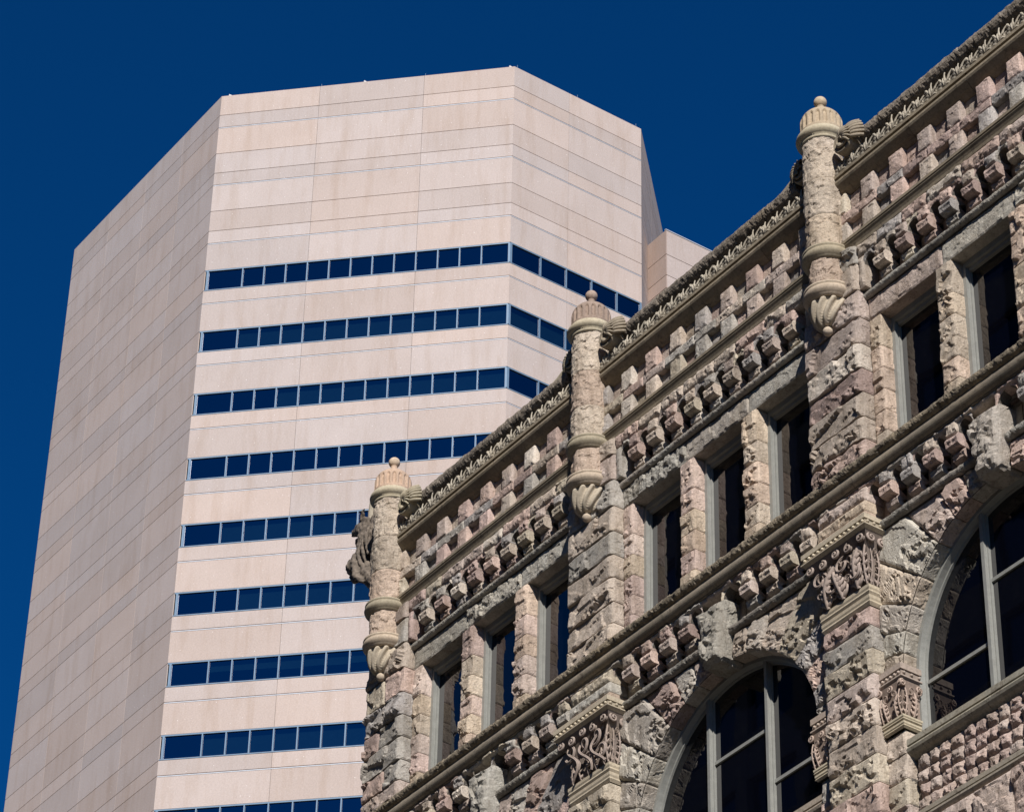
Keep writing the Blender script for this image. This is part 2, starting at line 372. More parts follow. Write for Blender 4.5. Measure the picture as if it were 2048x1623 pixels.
# ------------------------------------------------------------------ office tower
S = 133.0 / 170.0
TA = np.array([-117.83, 35.69]); TOP = 119.94
tower = empty("office_tower", (TA[0], TA[1], 0))
tower["label"] = "tall pink concrete office tower with ribbons of blue glass and a blank top"
tower["category"] = "office tower"
bpy.context.view_layer.update()
TINV = np.array([TA[0], TA[1], 0.0])
NB = 13
bt = lambda j: TOP - 4.02 - 3.895 * j
levels = [TOP, TOP - 1.36, TOP - 2.21]
for j in range(0, 29): levels += [bt(j), bt(j) - 1.325, bt(j) - 2.13]
levels = [z for z in levels if z > 0.5] + [0.0]
def tface(P0, d, nrm, L, vj, windows):
    """panels in the plane through P0 along d; returns point function"""
    P0 = np.array(P0, float); d = np.array(d, float); nrm = np.array(nrm, float)
    pt = lambda s, o, z: np.array([P0[0] + d[0] * s + nrm[0] * o, P0[1] + d[1] * s + nrm[1] * o, z]) - TINV
    a = Acc(); g = 0.017
    ss = [0.0] + list(vj) + [L]
    for k in range(len(levels) - 1):
        z1, z0 = levels[k], levels[k + 1]
        kind = 0 if k == 0 else (k - 1) % 3                         # 0: between bb and bs ... see level order
        isband = (k >= 3 and k % 3 == 0)
        j = k // 3 - 1
        if isband and windows and 2 <= j <= NB: continue
        a.cur = 1; a.grid(np.array([[pt(0, -0.05, z0), pt(0, -0.05, z1)], [pt(L, -0.05, z0), pt(L, -0.05, z1)]]), (0.1, 0.1, 0.1)); a.cur = 0
        for s0, s1 in zip(ss[:-1], ss[1:]):
            b = rr(0.92, 1.04); w = rr(-0.03, 0.03); c = (0.525 * b * (1 + w), 0.446 * b, 0.408 * b * (1 - w))
            e0 = 0.0 if s0 == 0 else g * .45; e1 = 0.0 if s1 == L else g * .45
            q = [pt(s0 + e0, 0, z0 + g), pt(s1 - e1, 0, z0 + g), pt(s1 - e1, 0, z1 - g), pt(s0 + e0, 0, z1 - g)]
            r = [pt(s0 + e0, -0.05, z0 + g), pt(s1 - e1, -0.05, z0 + g), pt(s1 - e1, -0.05, z1 - g), pt(s0 + e0, -0.05, z1 - g)]
            a.add(q + r, [(0, 1, 2, 3), (0, 4, 5, 1), (1, 5, 6, 2), (2, 6, 7, 3), (3, 7, 4, 0)], c)
        if k % 3 == 2 and windows:                                  # pale metal reglet at the spandrel seam
            a.cur = 2; z = z1 - 0.05
            q = [pt(0.02, 0.012, z - 0.02), pt(L - 0.02, 0.012, z - 0.02), pt(L - 0.02, 0.012, z + 0.02), pt(0.02, 0.012, z + 0.02)]
            r = [pt(0.02, -0.02, z - 0.02), pt(L - 0.02, -0.02, z - 0.02), pt(L - 0.02, -0.02, z + 0.02), pt(0.02, -0.02, z + 0.02)]
            a.add(q + r, [(0, 1, 2, 3), (0, 4, 5, 1), (3, 7, 6, 2)], (0.5, 0.5, 0.5)); a.cur = 0
    return a, pt
def tbar(a, pt, s0, s1, o0, o1, z0, z1):
    v = [pt(s, o, z) for s in (s0, s1) for o in (o0, o1) for z in (z0, z1)]
    a.add(v, [(0, 1, 3, 2), (4, 6, 7, 5), (0, 4, 5, 1), (2, 3, 7, 6), (0, 2, 6, 4), (1, 5, 7, 3)], (0.5, 0.5, 0.5))
q2 = math.sqrt(0.5)
TB = TA + np.array([q2, q2]) * 20.0 * S; TE = TB + np.array([0, 10.49 * S]); TG = TE + np.array([-q2, q2]) * 15.6; TL = TA + np.array([-15.8, 0])
faces = {
    'f1': (TA, (-1, 0), (0, -1), 15.8, (3.87, 7.75, 11.75), False, None),
    'f2': (TA, (q2, q2), (q2, -q2), 20.0 * S, (5.31, 10.87), True, [0.15, 1.97] + [1.97 + 1.112 * i for i in range(1, 12)] + [20.0 * S - 0.04]),
    'f3': (TB, (0, 1), (1, 0), 10.49 * S, (3.51,), True, [0.07, 1.885, 3.466, 5.046, 6.634, 10.49 * S - 0.07]),
    'f4': (TE, (-q2, q2), (q2, q2), 15.6, (3.9, 7.8, 11.7), False, None),
    'f5': (TL, (-q2, q2), (-q2, -q2), 15.6, (5.2, 10.4), False, None)}
# blinds: share of each pane covered, per floor
BL = {3: (1.0, 0.55), 4: (1.0, 0.45), 5: (0.0, 0.3), 6: (1.0, 0.5), 7: (1.0, 0.5), 8: (0.48, 1.0), 9: (1.0, 0.35), 2: (0.0, 0.2), 10: (0.0, 0.4), 11: (0.6, 0.6), 12: (1, .5), 13: (0, 0)}
interior = Acc()
for key, (P0, d, nn, L, vj, win, mul) in faces.items():
    a, pt = tface(P0, d, nn, L, vj, win)
    a.build("wall", [M['concrete'], M['sealant'], M['alu_light']], tower)
    if not win: continue
    for j in range(2, NB + 1):
        zt, zb = bt(j), bt(j) - 1.325
        f = Acc()
        tbar(f, pt, 0.02, L - 0.02, -0.10, 0.01, zt - 0.075, zt - 0.004)
        tbar(f, pt, 0.02, L - 0.02, -0.10, 0.01, zb + 0.004, zb + 0.055)
        for i, s in enumerate(mul):
            w = 0.055 if (i == 0 or i == len(mul) - 1) else 0.03
            tbar(f, pt, s - w, s + w, -0.10, 0.014, zb + 0.055, zt - 0.075)
        fr = f.build("ribbon_window", M['alu'], tower)
        cov, pr = BL.get(j, (0, 0))
        for i in range(len(mul) - 1):
            p = Acc(); s0, s1 = mul[i] + 0.04, mul[i + 1] - 0.04
            p.grid(np.array([[pt(s0, -0.05, zb + 0.05), pt(s0, -0.05, zt - 0.07)], [pt(s1, -0.05, zb + 0.05), pt(s1, -0.05, zt - 0.07)]]), (0.5, 0.5, 0.5))
            p.build("pane", M['tglass'], fr)
            if cov > 0 and (key == 'f3' or i > 0) and RNG.random() < (0.96 if cov < 1 else 0.9):
                c = cov * (1 if cov == 1 else rr(0.85, 1.1)); interior.cur = 1
                interior.grid(np.array([[pt(s0 - .02, -0.22, zt - 1.3 * c), pt(s0 - .02, -0.22, zt)], [pt(s1 + .02, -0.22, zt - 1.3 * c), pt(s1 + .02, -0.22, zt)]]), (0.5, 0.5, 0.5)); interior.cur = 0
            elif j == 2 and i in (5, 6, 8, 9):
                interior.cur = 2; sm = lerp(s0, s1, 0.5); tbar(interior, pt, sm - .2, sm + .2, -1.0, -0.9, zb + .05, zb + (0.75 if i != 6 else 0.95)); interior.cur = 0
        for (o0, o1, za, zc) in ((-2.6, -2.6, zb, zt), (-0.11, -2.6, zt, zt), (-0.11, -2.6, zb, zb)):
            interior.grid(np.array([[pt(0.1, o0, za), pt(0.1, o1, zc)], [pt(L - .1, o0, za), pt(L - .1, o1, zc)]]), (0.5, 0.5, 0.5))
interior.build("office_interior", [M['interior'], M['blind'], M['ceiling']], tower)
# core that closes the tower, its roof deck and the wing
core = Acc()
inn = lambda P: P
def prism(acc, poly, z0, z1, tc):
    poly = [np.array(p, float) for p in poly]
    for p, r in zip(poly, poly[1:] + poly[:1]):
        acc.grid(np.array([[(*p, z0), (*p, z1)], [(*r, z0), (*r, z1)]]) - TINV, tc)
    c = sum(poly) / len(poly)
    for p, r in zip(poly, poly[1:] + poly[:1]):
        acc.add(np.array([(*p, z1), (*r, z1), (*c, z1), (*((p + c) / 2), z1)]) - TINV, [(0, 1, 2, 3)], tc)
TL2 = TL + np.array([-q2, q2]) * 15.6
poly = [TA, TB, TE, TG, TG + np.array([-8, 6]), TL2 + np.array([3, 12]), TL2, TL]
cen = sum(poly) / len(poly)
shr = [p + (cen - p) / np.linalg.norm(cen - p) * 4.0 for p in poly]
prism(core, shr, 0, TOP - 1.2, (0.1, 0.1, 0.1)); core.build("core", M['interior'], tower)
cap = Acc(); shr2 = [p + (cen - p) / np.linalg.norm(cen - p) * 0.12 for p in poly]; prism(cap, shr2, TOP - 0.9, TOP - 0.06, (0.5, 0.43, 0.4)); cap.build("roof", M['concrete'], tower)
# lower wing behind
wing = Acc(); wx, wy, wz = -106.95, 56.70, 113.96
zs = [wz, wz - 1.62, wz - 3.0]
while zs[-1] > 6: zs += [zs[-1] - 0.85, zs[-1] - 2.6, zs[-1] - 3.9]
zs.append(0)
for z1, z0 in zip(zs[:-1], zs[1:]):
    wing.cur = 1; wing.box(wx - 5 - TINV[0], wx - 0.05 - TINV[0], wy + 0.05 - TINV[1], wy + 18 - TINV[1], z0, z1 - 0.02, (.1, .1, .1)); wing.cur = 0
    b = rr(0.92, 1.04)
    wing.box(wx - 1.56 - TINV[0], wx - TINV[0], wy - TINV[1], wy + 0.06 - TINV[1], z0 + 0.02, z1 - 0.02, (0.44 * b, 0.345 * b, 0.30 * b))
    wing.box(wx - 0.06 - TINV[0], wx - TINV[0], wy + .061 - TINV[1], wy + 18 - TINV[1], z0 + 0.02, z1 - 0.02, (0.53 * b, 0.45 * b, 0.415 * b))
wing.build("wing", [M['concrete'], M['sealant']], tower)
strip = Acc(); strip.box(wx - 0.1 - TINV[0], wx + 0.03 - TINV[0], wy - .02 - TINV[1], wy + 18 - TINV[1], wz, wz + 0.05, (.7, .7, .7)); strip.build("wing_coping", M['alu_light'], tower)
for s in (0.46, 9.74, 19.61):
    P = TA + np.array([q2, q2]) * s * S - np.array([q2, -q2]) * 0.25 - TA
    b = Acc(); x, y = P
    b.box(x - .13, x + .13, y - .1, y + .1, TOP - .06, TOP + .10, (.7, .7, .7)); b.box(x - .13, x - .07, y - .1, y + .1, TOP + .10, TOP + .17, (.7, .7, .7)); b.box(x + .07, x + .13, y - .1, y + .1, TOP + .10, TOP + .17, (.7, .7, .7))
    b.build("roof_anchor", M['white'], tower)
for (P0, d, s) in [(TA, (q2, q2), x * S) for x in (6.8, 13.9)] + [(TB, (0, 1), x * S) for x in (0.15, 5.09, 10.0)]:
    P = P0 + np.array(d) * s - TA - np.array([0.15, -0.15]); b = Acc(); b.box(P[0] - .012, P[0] + .012, P[1] - .012, P[1] + .012, TOP - .06, TOP + .32, (.5, .5, .5)); b.build("lightning_rod", M['alu'], tower)
# unseen blocks added behind the camera to cut sky light and darken window reflections
def unseen_block(name, x0, x1, y0, y1, h, storey, tc, label):
    o = empty(name, ((x0 + x1) / 2, (y0 + y1) / 2, 0)); o["label"] = label; o["category"] = "building"
    bpy.context.view_layer.update(); off = np.array([(x0 + x1) / 2, (y0 + y1) / 2, 0.0])
    a = Acc(); a.box(x0 + .25, x1 - .25, y0 + .25, y1 - .25, 0, h, (0.03, 0.035, 0.045)); 
    w = Acc(); z = 0.0
    while z < h - 1: w.box(x0, x1, y0, y1, z, z + storey * .45, tc); z += storey
    w.box(x0, x1, y0, y1, h - 1.2, h, tc)
    n = int((x1 - x0) / 3.2)
    for i in range(n + 1): xx = lerp(x0, x1 - .7, i / n); w.box(xx, xx + .7, y1 - .3, y1 + .01, 0, h, tc)
    for q in (a, w):
        for i in range(len(q.v)): q.v[i] = q.v[i] - off
    a.build("window", M['glass'], o); w.build("wall", M['mortar'], o)
unseen_block("added_brick_block", -58, 60, -64, -34.5, 13, 3.9, (0.26, 0.18, 0.14), "unseen low brown brick block added across the street to cut low sky light")
unseen_block("added_dark_tower", -90, -62, -100, -40, 112, 4.0, (0.12, 0.11, 0.105), "unseen dark tower added across the street to darken the window reflections")
unseen_block("added_grey_slab", -60, 22, -104, -66, 96, 4.0, (0.13, 0.12, 0.11), "unseen wide grey block added behind the low one to cut sky light")
# ------------------------------------------------------------------ stone building
AX = [-41.77, -35.77, -29.72, -23.68]
XL = -42.33
hall = empty("stone_building", (-33, 0.5, 0)); HO = np.array([-33, 0.5, 0.0])
hall["label"] = "old rock-faced stone building with turret finials, arched windows and carved capitals"
hall["category"] = "building"
def B(acc, name, mat, parent=None, **kw):
    off = HO
    for i in range(len(acc.v)): acc.v[i] = acc.v[i] - off
    return acc.build(name, mat, parent or hall, **kw)
MORT = (0.17, 0.155, 0.14)
OLIVE = (0.27, 0.25, 0.19); DARKC = (0.20, 0.185, 0.165); TORUS = (0.30, 0.29, 0.245)
def arcp(yc, zc, r, a0, a1, n=7): return [(yc + r * math.cos(math.radians(lerp(a0, a1, i / n))), zc + r * math.sin(math.radians(lerp(a0, a1, i / n)))) for i in range(n + 1)]

# body of the building behind the facade
b = Acc()
b.box(XL + 0.02, AX[3] + 14, 0.86, 22, 0, 35.2, MORT)
b.box(XL + 0.02, AX[3] + 14, 0.40, 0.86, 0, 22.2, (0.42, 0.37, 0.33))
B(b, "body", M['rock'])
b = Acc()                                                           # plain wall of the bays further along the street, and the left flank
b.box(AX[3] + 0.5, AX[3] + 14, 0.2, 0.86, 22.2, 35.2, (0.42, 0.37, 0.33)); B(b, "further_wall", M['rock'])

def col_mod(seed, amp, r0):
    def f(TH, Z, R):
        g = facets(TH * r0, Z * 1.0, 0.10, seed) * 0.6 + fbm(TH * r0 * 16, Z * 16, TH * 0, seed + 9, 3) * 0.6
        return amp * (g - 0.3)
    return f
def column_drum(acc, x, y, r, z0, z1, tc, amp=0.036):
    n = max(3, int((z1 - z0) / 0.024)); zs = np.linspace(z0 + 0.004, z1 - 0.004, n); _seed[0] += 7; sd = _seed[0]
    pr = [(r - 0.02, z0 + 0.004)] + [(r, z) for z in zs] + [(r - 0.02, z1 - 0.004)]
    cm = col_mod(sd, amp, r)
    def mod(TH, Z, R):
        e = np.clip(np.minimum(Z - z0, z1 - Z) / 0.03, 0, 1); return cm(TH, Z, R) * e
    lathe(acc, x, y, pr, tc, 84, mod)
CREAM = [(0.60, 0.505, 0.40), (0.62, 0.50, 0.41), (0.60, 0.52, 0.43)]
def pinnacle(x, y=0.06, capc=(0.42, 0.33, 0.26)):
    a = Acc()
    for z0, z1 in zip([33.70, 34.50, 35.22], [34.50, 35.22, 36.08]): column_drum(a, x, y, 0.305, z0, z1, tint(1.0, CREAM))
    column_drum(a, x, y, 0.283, 33.10, 33.70, tint(1.0, CREAM))
    o = B(a, "pinnacle", M['rock'])
    def part(name, acc, smooth=True, mat='carved'): return acc.build(name, M[mat], o, smooth=smooth)
    def L(): a = Acc(); return a
    cx, cy = x - HO[0], y - HO[1]
    a = L(); lathe(a, cx, cy, [(0.30, 36.02), (0.335, 36.03), (0.345, 36.055), (0.335, 36.08), (0.37, 36.10), (0.40, 36.135), (0.41, 36.17), (0.40, 36.205), (0.375, 36.225), (0.362, 36.23), (0.362, 36.262), (0.30, 36.27), (0.0, 36.27)], (0.50, 0.445, 0.33), 48); part("collar", a)
    # fluted dome: arch-headed grooves cut into the drum of the cap
    prof = [(0.333, 36.255)] + [(0.336, 36.27 + 0.012 * i) for i in range(0, 20)] + [(0.334 * max(0.0, math.cos(t)) ** 0.9 + 0.002, 36.50 + 0.29 * math.sin(t)) for t in [i * 0.06 for i in range(1, 25)]] + [(0.085, 36.80), (0.072, 36.83), (0.060, 36.86), (0.058, 36.93)]
    def flute(TH, Z, R):
        ph = (TH * 18 / (2 * np.pi)) % 1.0; w = np.abs(ph - 0.5)
        top = 36.60 - 0.04 * (w / 0.26) ** 2
        m = np.clip((0.27 - w) / 0.03, 0, 1) * np.clip((Z - 36.335) / 0.012, 0, 1) * np.clip((top - Z) / 0.012, 0, 1)
        return -0.036 * m
    a = L(); lathe(a, cx, cy, prof, capc, 216, flute); part("dome_cap", a, True)
    a = L(); sphere(a, (cx, cy, 37.0), 0.105, tuple(min(.6, q * 1.25) for q in capc), 20); lathe(a, cx, cy, [(0.06, 36.90), (0.062, 36.94), (0.07, 36.95), (0.05, 36.97)], capc, 20); part("ball_finial", a)
    for zc in (33.765, 33.04):
        a = L(); R0 = 0.30; lathe(a, cx, cy, [(R0 - .02, zc - 0.115), (R0 + 0.02, zc - 0.11), (R0 + 0.03, zc - 0.09), (R0 + 0.05, zc - 0.075), (R0 + 0.085, zc - 0.04), (R0 + 0.10, zc), (R0 + 0.085, zc + 0.045), (R0 + 0.07, zc + 0.06), (R0 + 0.09, zc + 0.07), (R0 + 0.09, zc + 0.10), (R0 - 0.02, zc + 0.115)],
            (0.36, 0.32, 0.24) if zc > 33.5 else (0.50, 0.42, 0.33), 48); part("ring_moulding", a)
    pr = [(0.262, 32.95)] + [(0.06 + 0.22 * math.cos(t) ** 0.8, 32.90 - 0.40 * math.sin(t)) for t in [i * math.pi / 2 / 40 for i in range(0, 40)]] + [(0.04, 32.49)]
    def swirl(TH, Z, R):
        k = (32.93 - Z) / 0.44; ph = (TH * 11 / (2 * np.pi) + 1.5 * k) % 1.0
        rib = np.sin(ph * 2 * np.pi); env = np.clip((32.94 - Z) / 0.05, 0, 1) * (1 - 0.5 * k)
        bead = np.where(rib < -0.35, 0.018 * (0.5 + 0.5 * np.sin(Z * 2 * np.pi / 0.035)), 0)
        return env * (0.046 * np.sign(rib) * np.abs(rib) ** 0.6 + bead)
    a = L(); lathe(a, cx, cy, pr, (0.50, 0.44, 0.35), 176, swirl); part("carved_pendant", a, True)
    a = L(); sphere(a, (cx, cy - 0.06, 32.43), 0.078, (0.52, 0.44, 0.35), 16); part("pendant_ball", a)
    return o
pinnacle(AX[0], capc=(0.52, 0.385, 0.29)); pinnacle(AX[1], capc=(0.33, 0.255, 0.21)); pinnacle(AX[2], capc=(0.47, 0.385, 0.28)); pinnacle(AX[3])

# upper piers, rock-faced courses
PJ = [29.80, 30.17, 30.57, 31.02, 31.45, 31.90, 32.39, 32.90, 33.40, 33.74]
for i, x in enumerate(AX):
    a = Acc(); a.box(x - 0.57, x + 0.57, 0.16, 0.5, 29.7, 33.74, MORT)
    for k, (z0, z1) in enumerate(zip(PJ[:-1], PJ[1:])):
        x0 = x - 0.60 if i else XL; x1 = x + 0.60
        if k % 2 == 1 and (i == 0 or rr(0, 1) < 0.12):
            m = lerp(x0, x1, rr(0.35, 0.6)); stone(a, rect(x0, m, z0, z1), 0.10, 0.32, 0.06, 0.065, tint(.92), ramp_l=0.02, gap=0.008, lip=0.05); stone(a, rect(m, x1, z0, z1), 0.10, 0.32, 0.06, 0.06, tint(.92), ramp_r=0.014, gap=0.008, lip=0.05)
        else: stone(a, rect(x0, x1, z0, z1), 0.10, 0.32, rr(.04, .09), 0.075, tint(.92), ramp_r=0.014, ramp_l=0.03, edge=0.05, lip=0.055, gap=0.008)
    B(a, "pier", M['rock'], jitter=0.004)

def fan(acc, x, z, y, n, ln, rad, tc, spread=80, curl=0.05):
    for k in range(n):
        t = (k / (n - 1) - 0.5) * 2; an = math.radians(90 - t * spread / 2); L_ = ln * (1 - 0.10 * abs(t)) * rr(0.88, 1.08)
        pts = []
        for i in range(7):
            u = i / 6; aa = an - math.radians(t * 35) * u * u
            pts.append((x + math.cos(aa) * L_ * u, y - 0.075 * math.sin(u * 2.2) - 0.02 * (1 - abs(t)), z + math.sin(aa) * L_ * u))
        tube(acc, pts, [rad * (0.5 + 0.8 * math.sin(min(1, u / 6 + 0.25) * math.pi) ** 0.8) for u in range(7)], tc, 5, 0.9)
def spiral(acc, c, r, turns, tc, rad=0.014, ax='y', sgn=1, n=26, a0=90):
    """relief spiral; ax: plane normal"""
    pts = []; rs = []
    for i in range(n):
        u = i / (n - 1); th = math.radians(a0) + sgn * u * turns * 2 * math.pi; R = r * (1 - 0.88 * u)
        p, q = R * math.cos(th), R * math.sin(th); o = -0.02 - 0.03 * u
        pts.append((c[0] + p, c[1] + o, c[2] + q) if ax == 'y' else (c[0] - o, c[1] + p, c[2] + q)); rs.append(rad * (1.1 - 0.5 * u))
    tube(acc, pts, rs, tc, 6, 1.0, (0, -1, 0) if ax == 'y' else (1, 0, 0))
def scroll(acc, x, y, z, r, sgn, tc, depth=0.36):
    """coping scroll: drum with a spiral edge and a fan of flutes running into the coping"""
    n = 60; prof = [(0.0, y + depth), (r * 0.98, y + depth), (r, y + depth - 0.02), (r, y + 0.05), (r * 0.97, y + 0.02), (r * 0.88, y)]
    th = np.linspace(0, 2 * np.pi, n, endpoint=False)
    rad = [(rr_, yy) for rr_, yy in prof] + [(r * k, y + 0.02) for k in (0.8, 0.65, 0.5, 0.35, 0.2, 0.05)]
    rad = np.array(rad); TH, K = np.meshgrid(th, np.arange(len(rad)), indexing='ij'); R_ = rad[K, 0]; Y = rad[K, 1].copy()
    acc.grid(np.stack([x + R_ * np.cos(TH), Y, z + R_ * np.sin(TH)], -1), tc, closed_u=True)
    spiral(acc, (x, y + 0.02, z), r * 0.90, 1.25, tc, 0.026, 'y', -sgn, 34, 100 if sgn > 0 else 80)
    sphere(acc, (x - sgn * r * 0.25, y, z - r * 0.35), r * 0.22, tc, 10)
    for k in range(7):                                              # flutes
        an = math.radians(78 - k * 19); 
        pts = []
        for i in range(8):
            u = i / 7; rad_ = r * (0.22 + 0.85 * u); aa = an + 0.35 * (1 - u)
            pts.append((x + sgn * rad_ * math.cos(aa), y - 0.012 - 0.035 * math.sin(u * math.pi), z + rad_ * math.sin(aa)))
        tube(acc, pts, [0.010 + 0.014 * math.sin(min(1.0, 0.15 + i / 7) * math.pi * 0.85) for i in range(8)], tc, 6, 1.0)
    if sgn > 0:
        pts = [(x + u * 0.50, lerp(y + 0.20, 0.20, u), lerp(z + r * 0.55, 35.765, u ** .8)) for u in [i / 9 for i in range(10)]]
        tubec(acc, pts, [0.05 + 0.105 * (i / 9) ** 1.8 for i in range(10)], tc, 14)
        for k in range(6):                                          # shell flutes that spread over the end of the coping
            an = math.radians(64 - k * 17)
            pts = [(x + (r * .55 + u * .26) * math.cos(an * (1 - .35 * u)), y + .02 - .03 * math.sin(u * 3.1) + .12 * u * u, z + (r * .55 + u * .26) * math.sin(an * (1 - .35 * u)) + .02 * u) for u in [i / 7 for i in range(8)]]
            tube(acc, pts, [.016 + .018 * math.sin(i / 7 * 2.6) for i in range(8)], tc, 6)
    else:                                                           # the coping sweeps up into the scroll
        pts = [(x - u * 0.72, lerp(y + 0.16, 0.20, u), 35.765 + (z + r * .42 - 35.765) * (1 - u * u * (3 - 2 * u))) for u in [i / 13 for i in range(14)]]
        tubec(acc, pts, [0.10 + 0.055 * (i / 13) for i in range(14)], tc, 14)
        acc.box(x - .55, x + .1, y + .20, y + .30, z - .55, z + .02, tc)

def corbel(x0, x1, zt, tc1, yf=0.08):
    """stepped bracket: rounded roll on top, smaller rolls under it"""
    a = Acc(); w = x1 - x0
    stone(a, rect(x0, x1, zt, zt + 0.20), yf + 0.05, 0.44, 0.03, 0.025, tc1, res=0.02, ramp_r=0.008, ramp_l=0.008, edge=0.03, gap=0.002)
    for (z0, z1, y0, ins) in ((zt - 0.205, zt - 0.002, yf, 0.0), (zt - 0.375, zt - 0.21, yf + 0.125, 0.004), (zt - 0.52, zt - 0.38, yf + 0.215, 0.008)):
        h = z1 - z0
        pr = [(0.44, z1), (y0 + 0.05, z1)] + [(y0 + 0.035 * (1 - math.sin(t)) , lerp(z1 - 0.02, z0 + 0.055, t / math.pi)) for t in [k * math.pi / 5 for k in range(1, 5)]] + [(y0 + 0.02, z0 + 0.03), (y0 + 0.07, z0), (y0 + 0.16, z0 - 0.005), (0.44, z0 - 0.005)]
        sweep(a, pr, x0 + ins, x1 - ins, tint(0.98), amp=0.032, res=0.02, joint=0.0)
    return a
def niche_wall(acc, xs, zt, zb, zh, yf, yb, tc):
    """wall with round heads between brackets: xs = list of (left, right) openings; front yf from zt down to arch heads, back yb below"""
    for (l, r) in xs:
        c = 0.5 * (l + r); hw = 0.5 * (r - l); n = 10
        # front plate above arch
        U = np.linspace(0, 1, n + 1); X = l + (r - l) * U; Zc = zh - hw + np.sqrt(np.maximum(0, hw * hw - (X - c) ** 2)) * 1.0
        V = np.linspace(0, 1, 8); P = np.zeros((n + 1, 8, 3)); P[..., 0] = X[:, None]; P[..., 2] = Zc[:, None] + (zt - Zc[:, None]) * V[None, :]
        _seed[0] += 1; P[..., 1] = yf - 0.035 * facets(P[..., 0] + _seed[0], P[..., 2], 0.12, _seed[0]) * np.clip(V * 5, 0.3, 1)[None, :]
        acc.grid(P, tc())
        # soffit of the head
        Q = np.zeros((n + 1, 4, 3)); Q[..., 0] = X[:, None]; Q[..., 2] = Zc[:, None]; Q[..., 1] = np.linspace(yf - 0.01, yb, 4)[None, :]
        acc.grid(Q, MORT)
        acc.grid(np.array([[(l, yb, zb), (l, yb, zh)], [(r, yb, zb), (r, yb, zh)]]), tc())
        for k in range(3): sweep(acc, arcp(yb - 0.02 - 0.035 * k, zh - 0.14 + 0.045 * k, 0.024, -90, 180, 6), l, r, tuple(0.8 * q for q in tc()), joint=0)
        acc.box(c - 0.006, c + 0.006, yb - 0.003, yb + 0.01, zb, zh - 0.15, (0.05, 0.05, 0.05))

def small_window(x0, x1, z0, z1, yf=0.50, yg=0.612):
    a = Acc(); w = 0.072; G = (0.5, 0.5, 0.5)
    def fr(xa, xb, za, zb, ya, yb): a.box(xa, xb, ya, yb, za, zb, G)
    fr(x0 - .02, x0 + w, z0, z1, yf, yg + .05); fr(x1 - w, x1 + .02, z0, z1, yf, yg + .05); fr(x0 + w, x1 - w, z1 - 0.10, z1 + .02, yf, yg + .05); fr(x0 + w, x1 - w, z0 - .02, z0 + 0.10, yf, yg + .05)
    fr(x0 + w, x0 + w + .022, z0 + .10, z1 - .10, yf + .07, yg + .03); fr(x1 - w - .022, x1 - w, z0 + .10, z1 - .10, yf + .07, yg + .03); fr(x0 + w + .022, x1 - w - .022, z1 - .16, z1 - .10, yf + .05, yg + .03)
    o = B(a, "window", M['paint'])
    g = Acc(); g.box(x0 + w, x1 - w, yg, yg + 0.012, z0 + .1, z1 - .1, G)
    for i in range(len(g.v)): g.v[i] = g.v[i] - HO
    g.build("pane", M['glass'], o)
    return o

